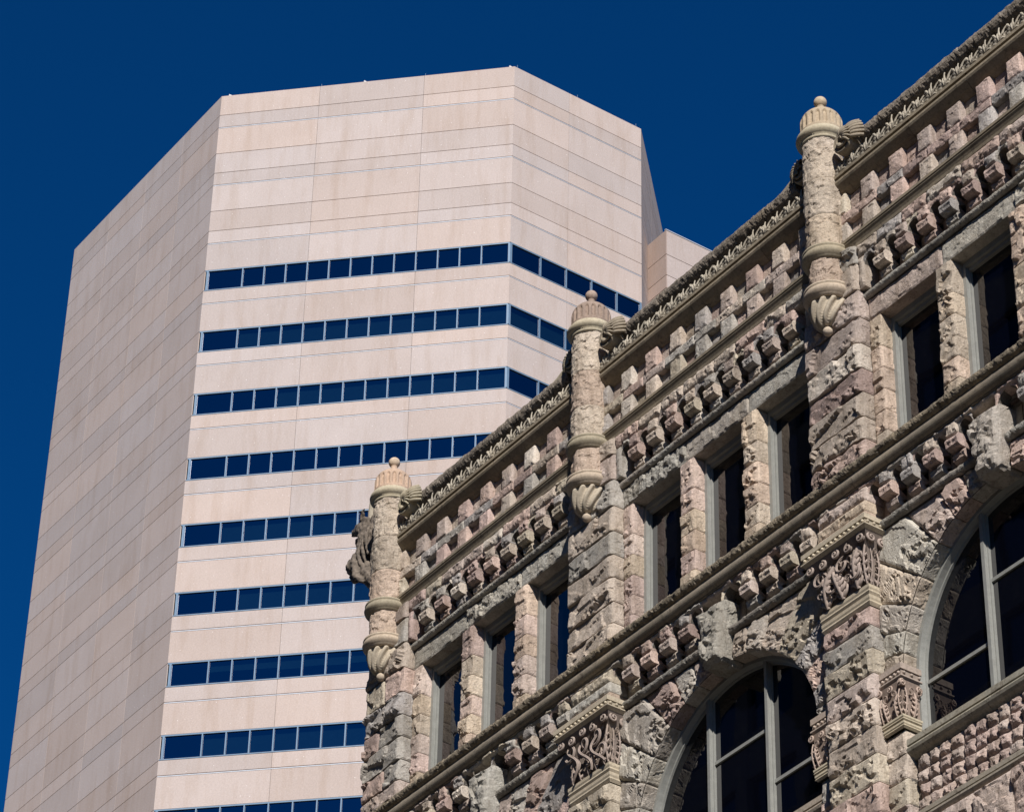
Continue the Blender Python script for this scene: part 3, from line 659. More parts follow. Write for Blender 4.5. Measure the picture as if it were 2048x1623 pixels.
def capital(x0, x1, yf, yb, zt, zab, zf, zn, tcs, style=0, big=True):
    """abacus with beads / foliage / neck mouldings; x0,x1,yf are the abacus extents, zt top, zab abacus bottom, zf foliage bottom, zn neck bottom"""
    h = zt - zab; ov = (x1 - x0) * (0.145 if big else 0.10); ab, fol, nk = tcs
    a = Acc()
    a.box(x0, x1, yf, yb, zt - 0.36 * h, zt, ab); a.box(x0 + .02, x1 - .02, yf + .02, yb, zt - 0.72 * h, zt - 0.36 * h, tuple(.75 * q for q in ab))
    pr = [(yf + .02, zt - .72 * h), (yf - .005, zt - .74 * h), (yf - .005, zt - .82 * h), (yf + .05, zab)]
    for (ya, za), (yb_, zb_) in zip(pr[:-1], pr[1:]):
        for P in ([[(x0 + (ya - yf), ya, za), (x0 + (yb_ - yf), yb_, zb_)], [(x1 - (ya - yf), ya, za), (x1 - (yb_ - yf), yb_, zb_)]], [[(x1 - (ya - yf), ya, za), (x1 - (yb_ - yf), yb_, zb_)], [(x1 - (ya - yf), yb, za), (x1 - (yb_ - yf), yb, zb_)]], [[(x0 + (ya - yf), yb, za), (x0 + (yb_ - yf), yb, zb_)], [(x0 + (ya - yf), ya, za), (x0 + (yb_ - yf), yb_, zb_)]]):
            a.grid(np.array(P), ab)
    a.grid(np.array([[(x0 + .05, yf + .05, zab), (x0 + .05, yb, zab)], [(x1 - .05, yf + .05, zab), (x1 - .05, yb, zab)]]), ab)
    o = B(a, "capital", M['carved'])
    def sub(name, acc, **k):
        for i in range(len(acc.v)): acc.v[i] = acc.v[i] - HO
        return acc.build(name, M['carved'], o, **k)
    bd = Acc(); n = int((x1 - x0) / (0.098 if big else 0.085)); r = 0.027 if big else 0.024
    for i in range(n): sphere(bd, (lerp(x0 + .07, x1 - .06, i / (n - 1)), yf + .012, zt - 0.54 * h), r, tuple(min(.8, 1.15 * q) for q in ab), 8)
    m = max(3, int((yb - yf) / 0.1))
    for i in range(m): sphere(bd, (x1 - .012, lerp(yf + .07, yb - .04, i / (m - 1)), zt - 0.54 * h), r, ab, 8)
    sub("bead_row", bd, smooth=True)
    fo = Acc(); fx0, fx1, fy = x0 + ov, x1 - ov, yf + ov; H = zab - zf; n = 8     # bell that flares up and out
    prof = [(0.0 + 0.75 * ov * max(0, (k / n - 0.45) / 0.55) ** 2, zf + H * k / n) for k in range(n + 1)]
    for (d0, z0), (d1, z1) in zip(prof[:-1], prof[1:]):
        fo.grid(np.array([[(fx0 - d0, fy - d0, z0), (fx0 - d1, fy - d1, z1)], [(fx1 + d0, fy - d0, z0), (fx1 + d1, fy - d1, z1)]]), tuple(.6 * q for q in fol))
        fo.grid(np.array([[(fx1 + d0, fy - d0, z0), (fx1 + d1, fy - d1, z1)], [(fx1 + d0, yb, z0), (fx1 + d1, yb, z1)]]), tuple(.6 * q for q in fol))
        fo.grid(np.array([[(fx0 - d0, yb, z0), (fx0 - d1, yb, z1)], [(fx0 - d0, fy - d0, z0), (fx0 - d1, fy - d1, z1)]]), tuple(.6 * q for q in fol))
    sr = 0.076 if big else 0.054
    nn = max(3, int((fx1 - fx0) / (sr * 2.6)))
    for i in range(nn):                                             # volutes under the abacus
        xx = lerp(fx0 - (.09 if big else .04), fx1 + .03, i / (nn - 1)); s_ = -1 if i < nn / 2 else 1
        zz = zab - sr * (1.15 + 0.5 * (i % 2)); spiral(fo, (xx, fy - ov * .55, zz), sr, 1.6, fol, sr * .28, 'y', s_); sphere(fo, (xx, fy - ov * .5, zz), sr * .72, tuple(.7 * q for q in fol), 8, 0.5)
    mm = max(2, int((yb - fy) / (sr * 2.6)))
    for i in range(mm):
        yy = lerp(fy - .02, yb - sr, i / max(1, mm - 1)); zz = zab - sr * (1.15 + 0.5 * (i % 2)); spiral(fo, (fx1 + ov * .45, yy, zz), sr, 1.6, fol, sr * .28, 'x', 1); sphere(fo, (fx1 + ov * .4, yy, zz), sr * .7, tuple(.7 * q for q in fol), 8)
    W_ = fx1 - fx0
    def ribbon(pts_, w_, out_, ax):
        for q in (-1, 0, 1):                                        # three-strand ribbon
            P_ = np.array(pts_, float); t_ = np.gradient(P_, axis=0); t_ /= np.maximum(1e-6, np.linalg.norm(t_, axis=1, keepdims=True)); n_ = np.stack([-t_[:, 1], t_[:, 0]], -1)
            P_ = P_ + n_ * q * w_ * .62
            o_ = [out_ * (0.5 + 0.6 * math.sin(math.pi * min(1, i / (len(P_) - 1) + .12))) + (0.010 if q == 0 else 0) for i in range(len(P_))]
            if ax == 'y': tube(fo, [(p[0], fy - o, p[1]) for p, o in zip(P_, o_)], w_ * .42, fol, 6)
            else: tube(fo, [(fx1 + o, p[0], p[1]) for p, o in zip(P_, o_)], w_ * .42, fol, 6, 1.0, (1, 0, 0))
    def swirl2(cx_, cz_, r_, s_, a0_, ax, out_=.05, turns_=1.35, w_=None):
        pts_ = []
        for i in range(30):
            u = i / 29; th_ = math.radians(a0_) + s_ * u * turns_ * 2 * math.pi; R_ = r_ * (1 - .86 * u ** .9)
            pts_.append((cx_ + R_ * math.cos(th_), cz_ + R_ * math.sin(th_)))
        ribbon(pts_, w_ or r_ * .17, out_, ax)
    def leaf(cx_, z0_, h_, w_, lean, ax, out_=.07):
        for q in (-2, -1, 0, 1, 2):
            pts_ = [(cx_ + lean * u * u * h_ + q * w_ * .25 * math.sin(min(1, u * 1.15) * math.pi * .8), z0_ + h_ * u * (1 - .13 * abs(q))) for u in [i / 8 for i in range(9)]]
            o_ = [out_ * math.sin(min(1., .15 + u) * 2.6) ** .8 * (1.1 - .15 * abs(q)) + .01 for u in [i / 10 for i in range(9)]]
            rd = [w_ * (.15 - .05 * i / 8) for i in range(9)]
            if ax == 'y': tube(fo, [(p[0], fy - o, p[1]) for p, o in zip(pts_, o_)], rd, fol, 6)
            else: tube(fo, [(fx1 + o, p[0], p[1]) for p, o in zip(pts_, o_)], rd, fol, 6, 1.0, (1, 0, 0))
    def acanthus(cx_, z0_, h_, w_, lean, ax, out_=.07, n_=4):
        def put(p_, o_, rd_):
            if ax == 'y': tube(fo, [(q[0], fy - o, q[1]) for q, o in zip(p_, o_)], rd_, fol, 6)
            else: tube(fo, [(fx1 + o, q[0], q[1]) for q, o in zip(p_, o_)], rd_, fol, 6, 1.0, (1, 0, 0))
        prof_ = lambda u: out_ * (0.25 + math.sin(min(1.0, u) * 2.7) ** 1.0)
        put([(cx_ + lean * u * u * h_, z0_ + h_ * u) for u in [i / 8 for i in range(9)]], [prof_(u) + .012 for u in [i / 8 for i in range(9)]], [w_ * .085] * 9)
        for k_ in range(n_):
            ub = .06 + .80 * k_ / n_
            for s2 in (-1, 1):
                for r_ in range(3):                                 # each lobe is three fluted leaflets that curl at the tip
                    ll = w_ * (.58 - .07 * k_) * (1 - .16 * r_); pts_ = []
                    for i in range(7):
                        u = i / 6; an = math.radians(24 + 26 * r_ + 55 * u * u)
                        pts_.append((cx_ + lean * ub * ub * h_ + s2 * ll * u * math.cos(an) * (1 - .10 * u), z0_ + h_ * ub + ll * u * math.sin(an) * .95))
                    put(pts_, [prof_(ub) * (1 - .55 * (i / 6) ** 2) + .018 * math.sin(i / 6 * 3.1) for i in range(7)], [w_ * .075 * (1.05 - .5 * i / 6) for i in range(7)])
    if big:
        if style == 1:                                              # interlaced ribbon scrolls
            for k in range(3):
                xc = lerp(fx0, fx1, (k + .5) / 3)
                swirl2(xc - .05, zf + H * .66, W_ / 3 * .50, 1, 200, 'y', .10, 1.2, .030); swirl2(xc + .06, zf + H * .27, W_ / 3 * .48, -1, 150, 'y', .08, 1.2, .030)
                ribbon([(xc + W_ / 3 * .5 * math.sin(u * 5.5 + k), zf + .02 + u * H * .9) for u in [i / 20 for i in range(21)]], .026, .11, 'y')
            for k in range(5): acanthus(lerp(fx0, fx1, (k + .5) / 5), zf + .01, H * .42, .16, rr(-.4, .4), 'y', .05, 3)
        else:
            for k in range(3): acanthus(lerp(fx0, fx1, (k + .5) / 3), zf + .01, H * (.72, .60, .78)[k], W_ / 3 * 1.25, (.35, -.3, .12)[k], 'y', .095, 5)
            for k in range(4): swirl2(lerp(fx0, fx1, (k + .3) / 4), zf + H * (.60, .35, .62, .30)[k], .15, (1, -1)[k % 2], 40 * k, 'y', .11, 1.4, .024)
        acanthus(fx1, zf + .01, H * .80, .22, .02, 'y', .05)
        nl = 5 if style == 0 else 0
        for k in range(nl):
            xc = lerp(fx0, fx1, (k + .5) / nl); s_ = 1 if k % 2 else -1
            swirl2(xc, zf + H * .66, W_ / nl * .42, s_, 250 if s_ > 0 else -70, 'y', .09)
            swirl2(xc + s_ * W_ / nl * .10, zf + H * .17, W_ / nl * .34, -s_, 90, 'y', .05)
            swirl2(lerp(fx0, fx1, k / nl) + .02, zf + H * .36, W_ / nl * .30, s_, 0, 'y', .06); pass
            for u_ in (-.3, 0, .3): tube(fo, [(xc + u_ * W_ / nl + .05 * s_ * t_, fy - .03 - .04 * math.sin(t_ * 3), zf + H * (.55 + .35 * t_)) for t_ in [i / 6 for i in range(7)]], [.02 * (1 - .5 * i / 6) for i in range(7)], fol, 5)
    else:
        for s_ in (-1, 1):
            acanthus((fx0 + fx1) / 2 + s_ * W_ * .26, zf + .01, H * .58, W_ * .50, .15 * s_, 'y', .05); swirl2((fx0 + fx1) / 2 + s_ * W_ * .22, zf + H * .64, W_ * .17, s_, -90, 'y', .06)
            acanthus(fx1 if s_ > 0 else fx0, zf + .01, H * .70, .13, 0, 'y', .05, 3)
    D_ = yb - fy
    acanthus(fy + D_ * .5, zf + .01, H * .66, D_ * .62, 0, 'x', .06); acanthus(fy + .02, zf + .01, H * .74, D_ * .4, 0, 'x', .045, 3); swirl2(fy + D_ * .30, zf + H * .70, D_ * .17, 1, -90, 'x', .07); swirl2(fy + D_ * .75, zf + H * .70, D_ * .17, -1, -90, 'x', .07)
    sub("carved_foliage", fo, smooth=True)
    ne = Acc(); hh = (zf - zn) / 2
    for k in range(2):
        zc = zf - hh * (k + .5); e = 0.035 - 0.012 * k; X0, X1, Y0 = fx0 - e, fx1 + e, fy - e
        pr = [(0, hh * .5), (0.0, hh * .2), (0.012, 0), (0.0, -hh * .2), (0.03, -hh * .5)]
        for (da, za), (db, zb2) in zip(pr[:-1], pr[1:]):
            ne.grid(np.array([[(X0 + da, Y0 + da, zc + za), (X0 + db, Y0 + db, zc + zb2)], [(X1 - da, Y0 + da, zc + za), (X1 - db, Y0 + db, zc + zb2)]]), nk)
            ne.grid(np.array([[(X1 - da, Y0 + da, zc + za), (X1 - db, Y0 + db, zc + zb2)], [(X1 - da, yb, zc + za), (X1 - db, yb, zc + zb2)]]), nk)
            ne.grid(np.array([[(X0 + da, yb, zc + za), (X0 + db, yb, zc + zb2)], [(X0 + da, Y0 + da, zc + za), (X0 + db, Y0 + db, zc + zb2)]]), nk)
        ne.grid(np.array([[(X0, Y0, zc + hh * .5), (X0, yb, zc + hh * .5)], [(X1, Y0, zc + hh * .5), (X1, yb, zc + hh * .5)]]), nk)
    sub("neck_moulding", ne)
    return o

# pilasters and their capitals
LJ = [22.2, 22.7, 23.2, 23.66, 24.11, 24.56, 25.01, 25.45, 25.88, 26.27, 26.68, 27.05, 27.36]
for i, x in enumerate(AX):
    a = Acc(); a.box(x - 0.47, x + 0.47, 0.17, 0.5, 22.2, 29.4, MORT)
    x0 = (x - 0.5) if i else XL; x1 = x + 0.5
    for z0, z1 in zip(LJ[:-1], LJ[1:]):
        stone(a, rect(x0, x1, z0, z1), 0.10, 0.34, rr(.04, .09), 0.07, tint(.93), ramp_r=0.012, ramp_l=0.012, edge=0.07, lip=0.012, gap=0.005)
    for z0, z1 in ((28.74, 28.92), (28.92, 29.10)):
        stone(a, rect(x0 - .0, x1 + .06, z0, z1), 0.06, 0.44, 0.022, 0.012, tint(1.0, GREY + CREAM), ramp_r=0.006, gap=0.004)
    B(a, "pilaster", M['rock'], jitter=0.003)
    capital(x - 0.70, x + 0.70, -0.10, 0.36, 28.74, 28.52, 27.70, 27.38, ((0.50, 0.44, 0.34), (0.38, 0.315, 0.28), (0.50, 0.44, 0.34)), style=1 if i == 1 else 0)

for bi in range(3):
    A0, A1 = AX[bi], AX[bi + 1]; C = A0 + 3.01
    # --- parapet: ledge, coping with scrolls, acanthus frieze
    a = Acc()
    sweep(a, [(0.5, 35.25), (0.02, 35.245), (0.0, 35.235), (0.0, 35.178), (0.055, 35.175), (0.055, 35.132), (0.008, 35.128), (0.004, 35.085), (0.02, 35.05), (0.055, 35.01), (0.10, 34.965), (0.15, 34.935), (0.19, 34.90), (0.24, 34.895), (0.4, 34.89)], A0 + 0.26, A1 - 0.26, lambda: (0.28, 0.24, 0.18), seg=1.5)
    B(a, "parapet_ledge", M['dressed'])
    a = Acc()
    sweep(a, arcp(0.20, 35.765, 0.165, -60, 300, 22), A0 + 0.66, A1 - 0.66, lambda: (0.29, 0.255, 0.215), seg=0.95, amp=0.034, res=0.028)
    cp = B(a, "coping", M['weathered'])
    for s_, xx, yy_, zz_ in ((1, A0 + 0.64, -0.11, 35.69), (-1, A1 - 0.47, 0.0, 35.90)):
        a = Acc(); scroll(a, xx, yy_, zz_, 0.215, s_, (0.33, 0.285, 0.22) if bi else (0.40, 0.36, 0.27))
        for i in range(len(a.v)): a.v[i] = a.v[i] - HO
        a.build("scroll", M['carved'], cp, smooth=True)
    a = Acc(); a.box(A0 + 0.3, A1 - 0.3, 0.20, 0.36, 35.24, 35.72, (0.20, 0.185, 0.165))
    x = A0 + 0.42; k = 0
    while x < A1 - 0.38:
        q_ = rr(.85, 1.12); c = tuple(q_ * t_ for t_ in (0.42, 0.385, 0.32))
        fan(a, x, 35.25, 0.14, 9, 0.31 * rr(.9, 1.08), 0.027, c, 165)
        fan(a, x + 0.0, 35.26, 0.10, 5, 0.17, 0.026, c, 120)
        for s_ in (-1, 1): spiral(a, (x + s_ * .085, 0.08, 35.345), 0.06, 1.1, c, 0.017, 'y', s_)
        sphere(a, (x + .15, 0.09, 35.50), 0.035, c, 8, 1, 1.5); sphere(a, (x + .15, 0.09, 35.40), 0.028, c, 8, 1, 1.8)
        x += 0.30; k += 1
    B(a, "acanthus_frieze", M['carved'], smooth=False)
    # --- basket-weave panel
    a = Acc(); x = A0 + 0.77 - 0.653; zb, z1, z2, zt = 33.93, 34.33, 34.52, 34.90
    a.box(A0 + .2, A1 - .2, 0.235, 0.5, 33.5, 35.2, MORT)
    while x < A1 - 0.25:
        for (u0, u1) in ((zb, z1), (z2, zt)):
            pk = PINK if rr(0, 1) < 0.6 else None
            stone(a, rect(x, x + .30, u0, u1), 0.118, 0.24, 0.016, 0.018, tint(1.08), ramp_r=0.004, edge=0.03, gap=0.003, res=0.02)
            stone(a, rect(x + .30, x + .653, u0, u1), 0.222, 0.24, 0.008 if rr(0, 1) < .75 else 0.02, 0.002, tint(0.9, pk), edge=0.03, gap=0.002, res=0.02)
        x += 0.653
    x = A0 + 0.26
    while x < A1 - 0.26:
        l = rr(0.5, 0.9); stone(a, rect(x, min(x + l, A1 - .26), z1, z2), 0.125, 0.24, 0.018, 0.010, tint(1.0), ramp_b=0.004, edge=0.03, gap=0.004, res=0.02); x += l
    B(a, "basket_weave_panel", M['rock'], jitter=0.003)
    # --- lower ledge
    a = Acc(); sweep(a, [(0.5, 33.95), (0.06, 33.945), (0.05, 33.935), (0.05, 33.885), (0.065, 33.88), (0.065, 33.855), (0.09, 33.82), (0.11, 33.78), (0.12, 33.73), (0.4, 33.73)], A0 + 0.26, A1 - 0.26, lambda: (0.26, 0.225, 0.17), seg=1.3)
    B(a, "string_ledge", M['dressed'])
    # --- upper corbel table
    a = Acc(); fx0, fx1 = A0 + 0.60, A1 - 0.60
    cs = [(A0 + 1.22 + .49 * k - .24, A0 + 1.22 + .49 * k) for k in range(9)]
    x = fx0
    while x < fx1 - .05:
        l = min(rr(0.45, 0.85), fx1 - x); stone(a, rect(x, x + l, 33.50, 33.73), 0.13, 0.44, 0.035, 0.02, tint(1.0), ramp_b=0.015, gap=0.004); x += l
    ops = [(fx0 + .14, cs[0][0])] + [(cs[k][1], cs[k + 1][0]) for k in range(8)]
    niche_wall(a, ops, 33.51, 32.86, 33.43, 0.15, 0.40, lambda: tint(0.95))
    stone(a, rect(fx0, fx0 + .14, 32.9, 33.49), 0.14, 0.42, 0.02, 0.02, tint(), ramp_r=.004)
    B(a, "corbel_table_wall", M['rock'])
    for (u0, u1) in cs:
        if u1 < fx1 + .02: B(corbel(u0, u1, 33.285, tint()), "corbel", M['rock'])
    a = Acc(); sweep(a, arcp(0.25, 32.82, 0.062, 70, 290, 10), fx0, fx1, lambda: tint(0.85, GREY), seg=0.8, amp=0.02, res=0.022); a.box(fx0, fx1, 0.28, 0.44, 32.74, 32.90, MORT)
    B(a, "string_course", M['rock'])
    # --- lintels and small windows
    jb, mw = 0.24, 0.34; ow = (4.84 - 2 * jb - 2 * mw) / 3 if bi else (4.80 - 2 * jb - 2 * mw) / 3
    xo = fx0 + jb; opn = []
    for k in range(3): opn.append((xo, xo + ow)); xo += ow + mw
    ed = [fx0, opn[0][1] + mw / 2, opn[1][1] + mw / 2, fx1]
    for k in range(3):
        a = Acc(); stone(a, rect(ed[k], ed[k + 1], 32.385, 32.76), 0.30, 0.72, (0.016, 0.05, 0.02)[(k + bi) % 3], 0.012, tint(0.92, PINK if (bi == 2 and k == 0) else GREY), edge=0.035, gap=0.003, ramp_b=0.006); B(a, "lintel", M['rock'])
    CJ = [29.6, 29.9, 30.28, 30.65, 31.02, 31.41, 31.80, 32.385]
    pk = [PINK + CREAM, CREAM + PINK, CREAM][bi]
    for (u0, u1) in ((fx0, fx0 + jb), (fx1 - jb, fx1)):
        a = Acc()
        a.box(u0 + .02, u1 - .02, 0.34, 0.72, 29.6, 32.385, MORT)
        for z0, z1 in zip(CJ[:-1], CJ[1:]): stone(a, rect(u0, u1, z0, z1), 0.30, 0.58, 0.035, 0.035, tint(1.05, pk), ramp_r=0.012, ramp_l=0.012, edge=0.04, lip=0.010, gap=0.004, res=0.022)
        B(a, "window_jamb", M['rock'], jitter=0.003)
    for k in range(2):
        a = Acc(); u0, u1 = opn[k][1], opn[k + 1][0]; a.box(u0 + .02, u1 - .02, 0.34, 0.72, 29.6, 32.385, MORT)
        for z0, z1 in zip(CJ[:-1], CJ[1:]): stone(a, rect(u0, u1, z0, z1), 0.30, 0.58, 0.045, 0.05, tint(1.05, pk), ramp_r=0.012, ramp_l=0.012, edge=0.05, lip=0.012, gap=0.004, res=0.022)
        B(a, "mullion_pier", M['rock'], jitter=0.004)
    for (u0, u1) in opn: small_window(u0, u1, 29.86, 32.385)
    # --- lower corbel table
    a = Acc(); gx0, gx1 = A0 + 0.56, A1 - 0.56
    lc = [(A0 + 1.06 + .47 * k - .24, A0 + 1.06 + .47 * k) for k in range(4)]; rc = [(C + .935 + .47 * k - .24, C + .935 + .47 * k) for k in range(4)]
    x = A0 - .56 if bi else XL
    while x < gx1 - .05:
        l = min(rr(0.45, 0.8), gx1 - x); stone(a, rect(x, x + l, 29.345, 29.43), 0.13, 0.44, 0.03, 0.02, tint(1.0), ramp_b=0.01, gap=0.003, edge=.03); x += l
    stone(a, rect(A0 - .5 if bi else XL, A0 + .56, 29.10, 29.35), 0.10, 0.44, 0.04, 0.03, tint(1.0), ramp_r=0.01)
    ops = [(gx0, lc[0][0])] + [(lc[k][1], lc[k + 1][0]) for k in range(3)] + [(rc[k][1], rc[k + 1][0]) for k in range(3)]
    ops += [(lc[3][1], C - .24), (C + .24, rc[0][0])]
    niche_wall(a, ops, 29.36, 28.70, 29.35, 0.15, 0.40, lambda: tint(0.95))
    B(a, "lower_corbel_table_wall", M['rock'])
    for (u0, u1) in lc + rc: B(corbel(u0, u1, 29.20, tint()), "corbel", M['rock'])
    a = Acc()
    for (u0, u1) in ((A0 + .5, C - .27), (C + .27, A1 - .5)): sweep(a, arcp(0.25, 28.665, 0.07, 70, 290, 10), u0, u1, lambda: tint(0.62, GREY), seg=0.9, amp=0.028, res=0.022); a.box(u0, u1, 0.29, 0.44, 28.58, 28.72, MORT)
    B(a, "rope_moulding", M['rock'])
    # --- arch
    a = Acc(); zc, R = 26.12, 2.13; yv = 0.31; XLm, XRm, ZT = A0 + .5, A1 - .5, 28.60
    def Rout(th):
        c_, s_ = np.cos(th), np.sin(th); lim = np.where(c_ < 0, C - XLm, XRm - C)
        return np.minimum(lim / np.maximum(1e-6, np.abs(c_)), (ZT - zc) / np.maximum(1e-6, s_))
    angs = [180, 171, 162, 152, 141, 127, 115.5, 105.5, 96.5]; angs = angs + [180 - t for t in angs[::-1]]
    for a0, a1 in zip(angs[:-1], angs[1:]):
        if a0 > 90 > a1:
            B(a, "arch", M['rock'], jitter=0.003); a = Acc(); continue
        t0, t1 = math.radians(a0), math.radians(a1); w = R * (t0 - t1) * 1.1; g = 0.005 / R
        hmax = float(np.max(Rout(np.array([t0, t1, (t0 + t1) / 2])))) - R
        nu, nv = max(4, int(w / RES)), max(4, int(hmax / RES))
        U, V = np.meshgrid(np.linspace(0, 1, nu + 1), np.linspace(0, 1, nv + 1), indexing='ij')
        TH = t0 - g + (t1 - t0 + 2 * g) * U; Ro = Rout(TH); RR = R + (Ro - 0.005 - R) * V
        D = rock(U * w, V * hmax, w, hmax, rr(0.025, 0.06), 0.06, 0.05, 0.012)
        tc = tint(1.0, GREY + CREAM if a0 > 127 else None)
        P = np.stack([C + RR * np.cos(TH), yv - D, zc + RR * np.sin(TH)], -1); a.grid(P, tc)
        for Pe in (P[0], P[-1]):
            Q = np.stack([Pe, Pe], 0); Q[0, :, 1] = yv + .15; Q[1, :, 1] = yv - 0.0; a.grid(Q, tc)
        n2 = 10; Q = np.zeros((nu + 1, n2, 3)); TT = TH[:, :1]; _seed[0] += 2        # intrados
        sv = np.linspace(0, 1, n2)[None, :]; Dd = rock(U[:, :1] * w + 0 * sv, sv * .24 + 0 * TT, w, .24, 0.014, 0.004, 0.02)
        Q[..., 0] = C + (R - Dd) * np.cos(TT); Q[..., 1] = yv + 0.24 * sv; Q[..., 2] = zc + (R - Dd) * np.sin(TT); a.grid(Q, tc)
    B(a, "arch", M['rock'], jitter=0.003)
    a = Acc(); stone(a, ((C - .20, 28.20), (C + .20, 28.20), (C + .32, 29.17), (C - .32, 29.17)), 0.12, 0.55, (0.07, 0.12, 0.07)[bi], 0.05, tint(0.9, GREY), ramp_r=0.03, ramp_l=0.02, ramp_b=0.03, edge=0.08, gap=0.0)
    B(a, "keystone", M['rock'], jitter=0.006)
    # --- arched window
    a = Acc(); G = (.5, .5, .5); z0w = 24.9
    th = np.radians(np.linspace(0, 180, 49))
    path = [(C + R, z0w)] + [(C + R * math.cos(t), zc + R * math.sin(t)) for t in th] + [(C - R, z0w)]
    inw = [(-1, 0)] + [(-math.cos(t), -math.sin(t)) for t in th] + [(1, 0)]
    sec = [(-.02, .53), (.065, .53), (.07, .55), (.085, .615), (.105, .62), (.11, .66), (.115, .72)]
    P = np.array([[(p[0] + i[0] * o, y, p[1] + i[1] * o) for (o, y) in sec] for p, i in zip(path, inw)]); a.grid(P, G)
    for mx in (-0.68, 0.68):
        ztop = zc + math.sqrt(R * R - mx * mx) - .06; a.box(C + mx - .03, C + mx + .03, .55, .70, z0w, ztop, G); a.box(C + mx + .03, C + mx + .052, .61, .70, z0w, ztop - .03, G); a.box(C + mx - .052, C + mx - .03, .61, .70, z0w, ztop - .03, G)
    for (u0, u1, zz) in ((C - 2.0, C - .715, 26.02), (C - .645, C + .645, 26.95), (C + .715, C + 2.0, 26.02)): a.box(u0, u1, .625, .70, zz, zz + .055, G)
    o = B(a, "arched_window", M['paint'])
    g = Acc(); nn = 24
    for (u0, u1) in ((C - R, C - .68), (C - .68, C + .68), (C + .68, C + R)):
        g = Acc(); X = np.linspace(u0 + .02, u1 - .02, nn); Zt = zc + np.sqrt(np.maximum(0, (R - .05) ** 2 - (X - C) ** 2)); P = np.zeros((nn, 2, 3)); P[..., 0] = X[:, None]; P[..., 1] = .655; P[:, 0, 2] = z0w; P[:, 1, 2] = Zt
        g.grid(P - HO, G); g.build("pane", M['glass'], o)
    # --- jamb pilasters with small capitals
    JJ = [22.9, 23.3, 23.72, 24.1, 24.5, 24.88, 25.24]
    for s_, u0, u1 in ((1, A0 + .5, A0 + .88), (-1, A1 - .88, A1 - .5)):
        a = Acc(); a.box(u0, u1, .34, .72, 22.9, 26.2, MORT)
        for z0, z1 in zip(JJ[:-1], JJ[1:]): stone(a, rect(u0, u1, z0, z1), .28, .56, .045, .045, tint(1.0), ramp_r=.012, ramp_l=.012, edge=.04, lip=0.01, gap=.004)
        B(a, "jamb_pilaster", M['rock'], jitter=.003)
        capital(u0 - (.0 if s_ > 0 else .08), u1 + (.08 if s_ > 0 else 0), .18, .56, 26.24, 25.98, 25.43, 25.24, ((0.43, 0.36, 0.31), (0.46, 0.365, 0.31), (0.56, 0.50, 0.38)), big=False)
    # --- sill, spandrel panel, belt course
    x0, x1 = A0 + .88, A1 - .88
    a = Acc(); sweep(a, [(.72, 25.10), (.30, 25.075), (.285, 25.07), (.285, 24.985), (.33, 24.98), (.33, 24.955), (.28, 24.95), (.27, 24.925), (.285, 24.885), (.32, 24.85), (.37, 24.825), (.40, 24.80), (.6, 24.80)], x0, x1, lambda: (.38 * rr(.93, 1.05), .345, .285), seg=1.6); B(a, "window_sill", M['dressed'])
    a = Acc(); a.box(x0, x1, .45, .72, 23.2, 24.9, MORT); zr = [23.94, 24.155, 24.37, 24.585, 24.80]
    for z0, z1 in zip(zr[:-1], zr[1:]):
        x = x0 + rr(0, .12)
        while x < x1 - .02:
            l = min(rr(.20, .26), x1 - x); stone(a, rect(x, x + l, z0, z1), .41, .47, .045, .035, tint(.92, PINK + [PALETTE[5][0]]), edge=.045, gap=.008, res=.02); x += l
    B(a, "spandrel_panel", M['rock'])
    a = Acc(); sweep(a, [(.72, 23.95), (.32, 23.945), (.31, 23.935), (.31, 23.87), (.35, 23.865), (.35, 23.845), (.30, 23.84), (.30, 23.81), (.33, 23.77), (.38, 23.75), (.6, 23.75)], x0, x1, lambda: (.34 * rr(.93, 1.05), .315, .26), seg=1.5)
    B(a, "belt_course", M['dressed'])
    a = Acc(); x = x0; a.box(x0, x1, .42, .72, 22.2, 23.75, MORT)
    while x < x1 - .02:
        l = min(rr(.5, .8), x1 - x); stone(a, rect(x, x + l, 22.95, 23.75), .33, .45, .06, .05, tint(.9, PINK), edge=.07); x += l
    B(a, "lower_arch_stones", M['rock'])
# continuous sill cornice over the piers
a = Acc(); xe = AX[3] + 0.7
sweep(a, arcp(.10, 29.80, .092, 95, 275, 10), XL - .05, xe, lambda: (.29, .25, .19), seg=1.1, amp=.035, res=.024)
a.box(XL, xe, .085, .8, 29.60, 29.88, (.22, .2, .16))
B(a, "sill_cornice", M['weathered'])
a = Acc(); sweep(a, [(.3, 29.66), (.12, 29.655)] + arcp(.105, 29.545, .105, 90, 262, 12) + [(.085, 29.435), (.085, 29.425), (.12, 29.42), (.4, 29.42)], XL - .05, xe, lambda: (.255, .225, .18), seg=1.15, joint=.003); B(a, "torus_moulding", M['dressed'])

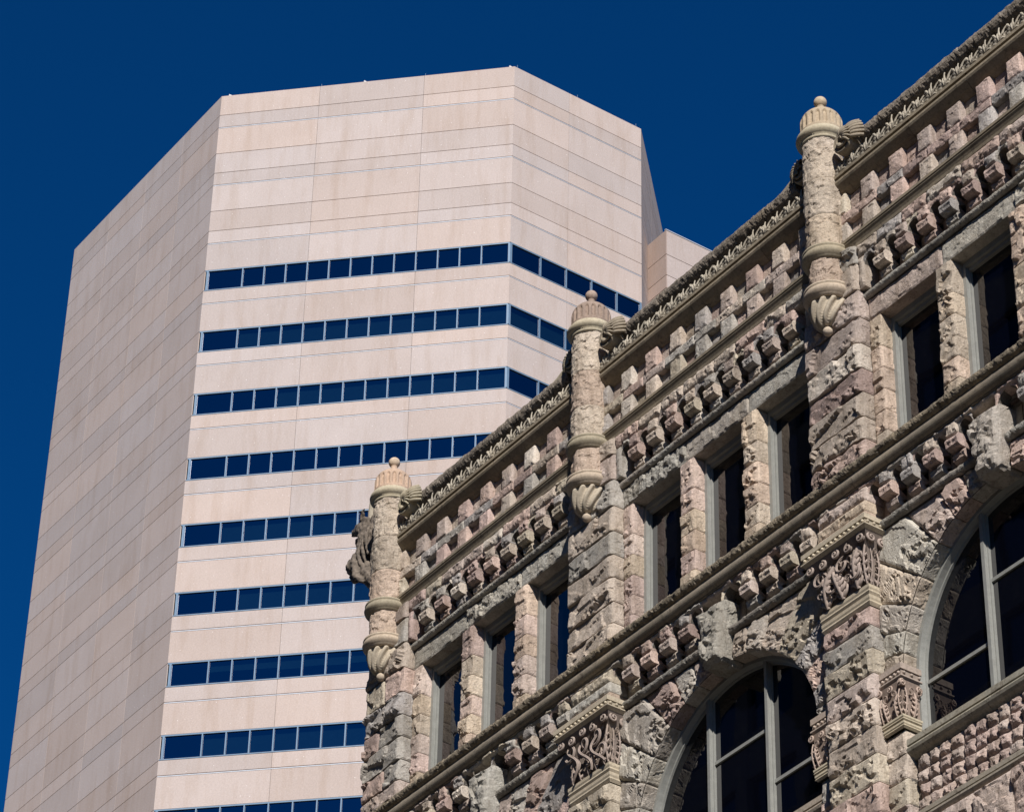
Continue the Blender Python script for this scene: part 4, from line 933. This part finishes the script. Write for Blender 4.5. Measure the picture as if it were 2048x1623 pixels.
# grotesque leaning out from the far corner: two weathered heads, one above the other, on a bracket
def blob(acc, items, tc):
    for (x, y, z, r, sy, sz) in items: sphere(acc, (x, y, z), r, tc, 16, sy, sz)
a = Acc(); gx, gy = -42.62, 0.55; tc = (.30, .245, .20)
Y = 0.28
tubec(a, [(-42.30, Y, 34.70), (-42.55, Y, 34.95), (-42.80, Y, 35.25), (-42.95, Y, 35.60), (-43.00, Y, 35.95), (-42.95, Y, 36.25), (-42.85, Y, 36.45)], [.16, .19, .21, .19, .15, .15, .12], tc)
tubec(a, [(-42.3, Y, 34.75), (-42.45, Y, 35.3), (-42.6, Y, 35.9), (-42.66, Y, 36.4)], [.18, .17, .14, .09], tc)
blob(a, [(-43.05, Y, 36.33, .17, .9, .95), (-43.12, Y, 36.45, .10, 1, .7)], tc)                     # upper head, brow
tubec(a, [(-43.05, Y, 36.38), (-43.22, Y, 36.40), (-43.36, Y, 36.43), (-43.44, Y, 36.41)], [.12, .10, .07, .035], tc)   # snout
tubec(a, [(-43.02, Y, 36.20), (-43.14, Y, 36.18), (-43.25, Y, 36.20), (-43.30, Y, 36.17)], [.09, .055, .045, .02], tc)   # open jaw
tubec(a, [(-43.28, Y, 36.19), (-43.27, Y, 36.10)], [.03, .02], tc)
for s_ in (-1, 1):
    tubec(a, [(-42.98, Y + s_ * .10, 36.45), (-42.88, Y + s_ * .15, 36.58), (-42.80, Y + s_ * .16, 36.60)], [.05, .035, .01], tc)
    blob(a, [(-43.15, Y + s_ * .10, 36.42, .035, 1, 1), (-43.36, Y + s_ * .10, 35.66, .04, 1, 1)], tc)
blob(a, [(-43.25, Y, 35.62, .20, .95, .85), (-43.34, Y, 35.70, .10, 1.2, .7)], tc)                  # lower head
tubec(a, [(-43.3, Y, 35.62), (-43.42, Y, 35.66), (-43.48, Y, 35.60)], [.10, .085, .05], tc)
tubec(a, [(-43.2, Y, 35.50), (-43.36, Y, 35.44), (-43.30, Y, 35.36), (-43.18, Y, 35.30)], [.11, .07, .06, .05], tc)
for k in range(4): tubec(a, [(-42.62 - .11 * k, Y - .14, 36.15 - .1 * k), (-42.66 - .11 * k, Y - .2, 35.85 - .12 * k), (-42.6 - .09 * k, Y - .17, 35.5 - .12 * k)], [.03, .045, .02], tc)
for s_ in (-1, 1): tubec(a, [(-43.10, Y + s_ * .14, 35.75), (-42.98, Y + s_ * .2, 35.5), (-42.9, Y + s_ * .2, 35.15), (-42.7, Y + s_ * .18, 34.95)], [.05, .08, .07, .05], tc)
g_ = B(a, "grotesque", M['grot'], smooth=True)
g_["label"] = "weathered beast heads leaning out at the corner"
rm = g_.modifiers.new("remesh", 'REMESH'); rm.mode = 'VOXEL'; rm.voxel_size = 0.016; rm.use_smooth_shade = True
tx = bpy.data.textures.new("worn_stone", 'CLOUDS'); tx.noise_scale = 0.07; dm = g_.modifiers.new("worn", 'DISPLACE'); dm.texture = tx; dm.strength = 0.05; dm.mid_level = 0.5
a = Acc(); sweep(a, [(0.10, 0)], 0, 1, (0, 0, 0)) if False else None
tubec(a, [(-42.72, .33, 35.45), (-42.80, .30, 35.62), (-42.84, .3, 36.2), (-42.84, .3, 36.62), (-42.80, .3, 36.84)], [.045, .07, .07, .07, .07], (.42, .38, .31))
a.box(-42.78, -42.1, .28, .6, 35.2, 36.86, (.42, .37, .31))
B(a, "gable_coping", M['carved'])
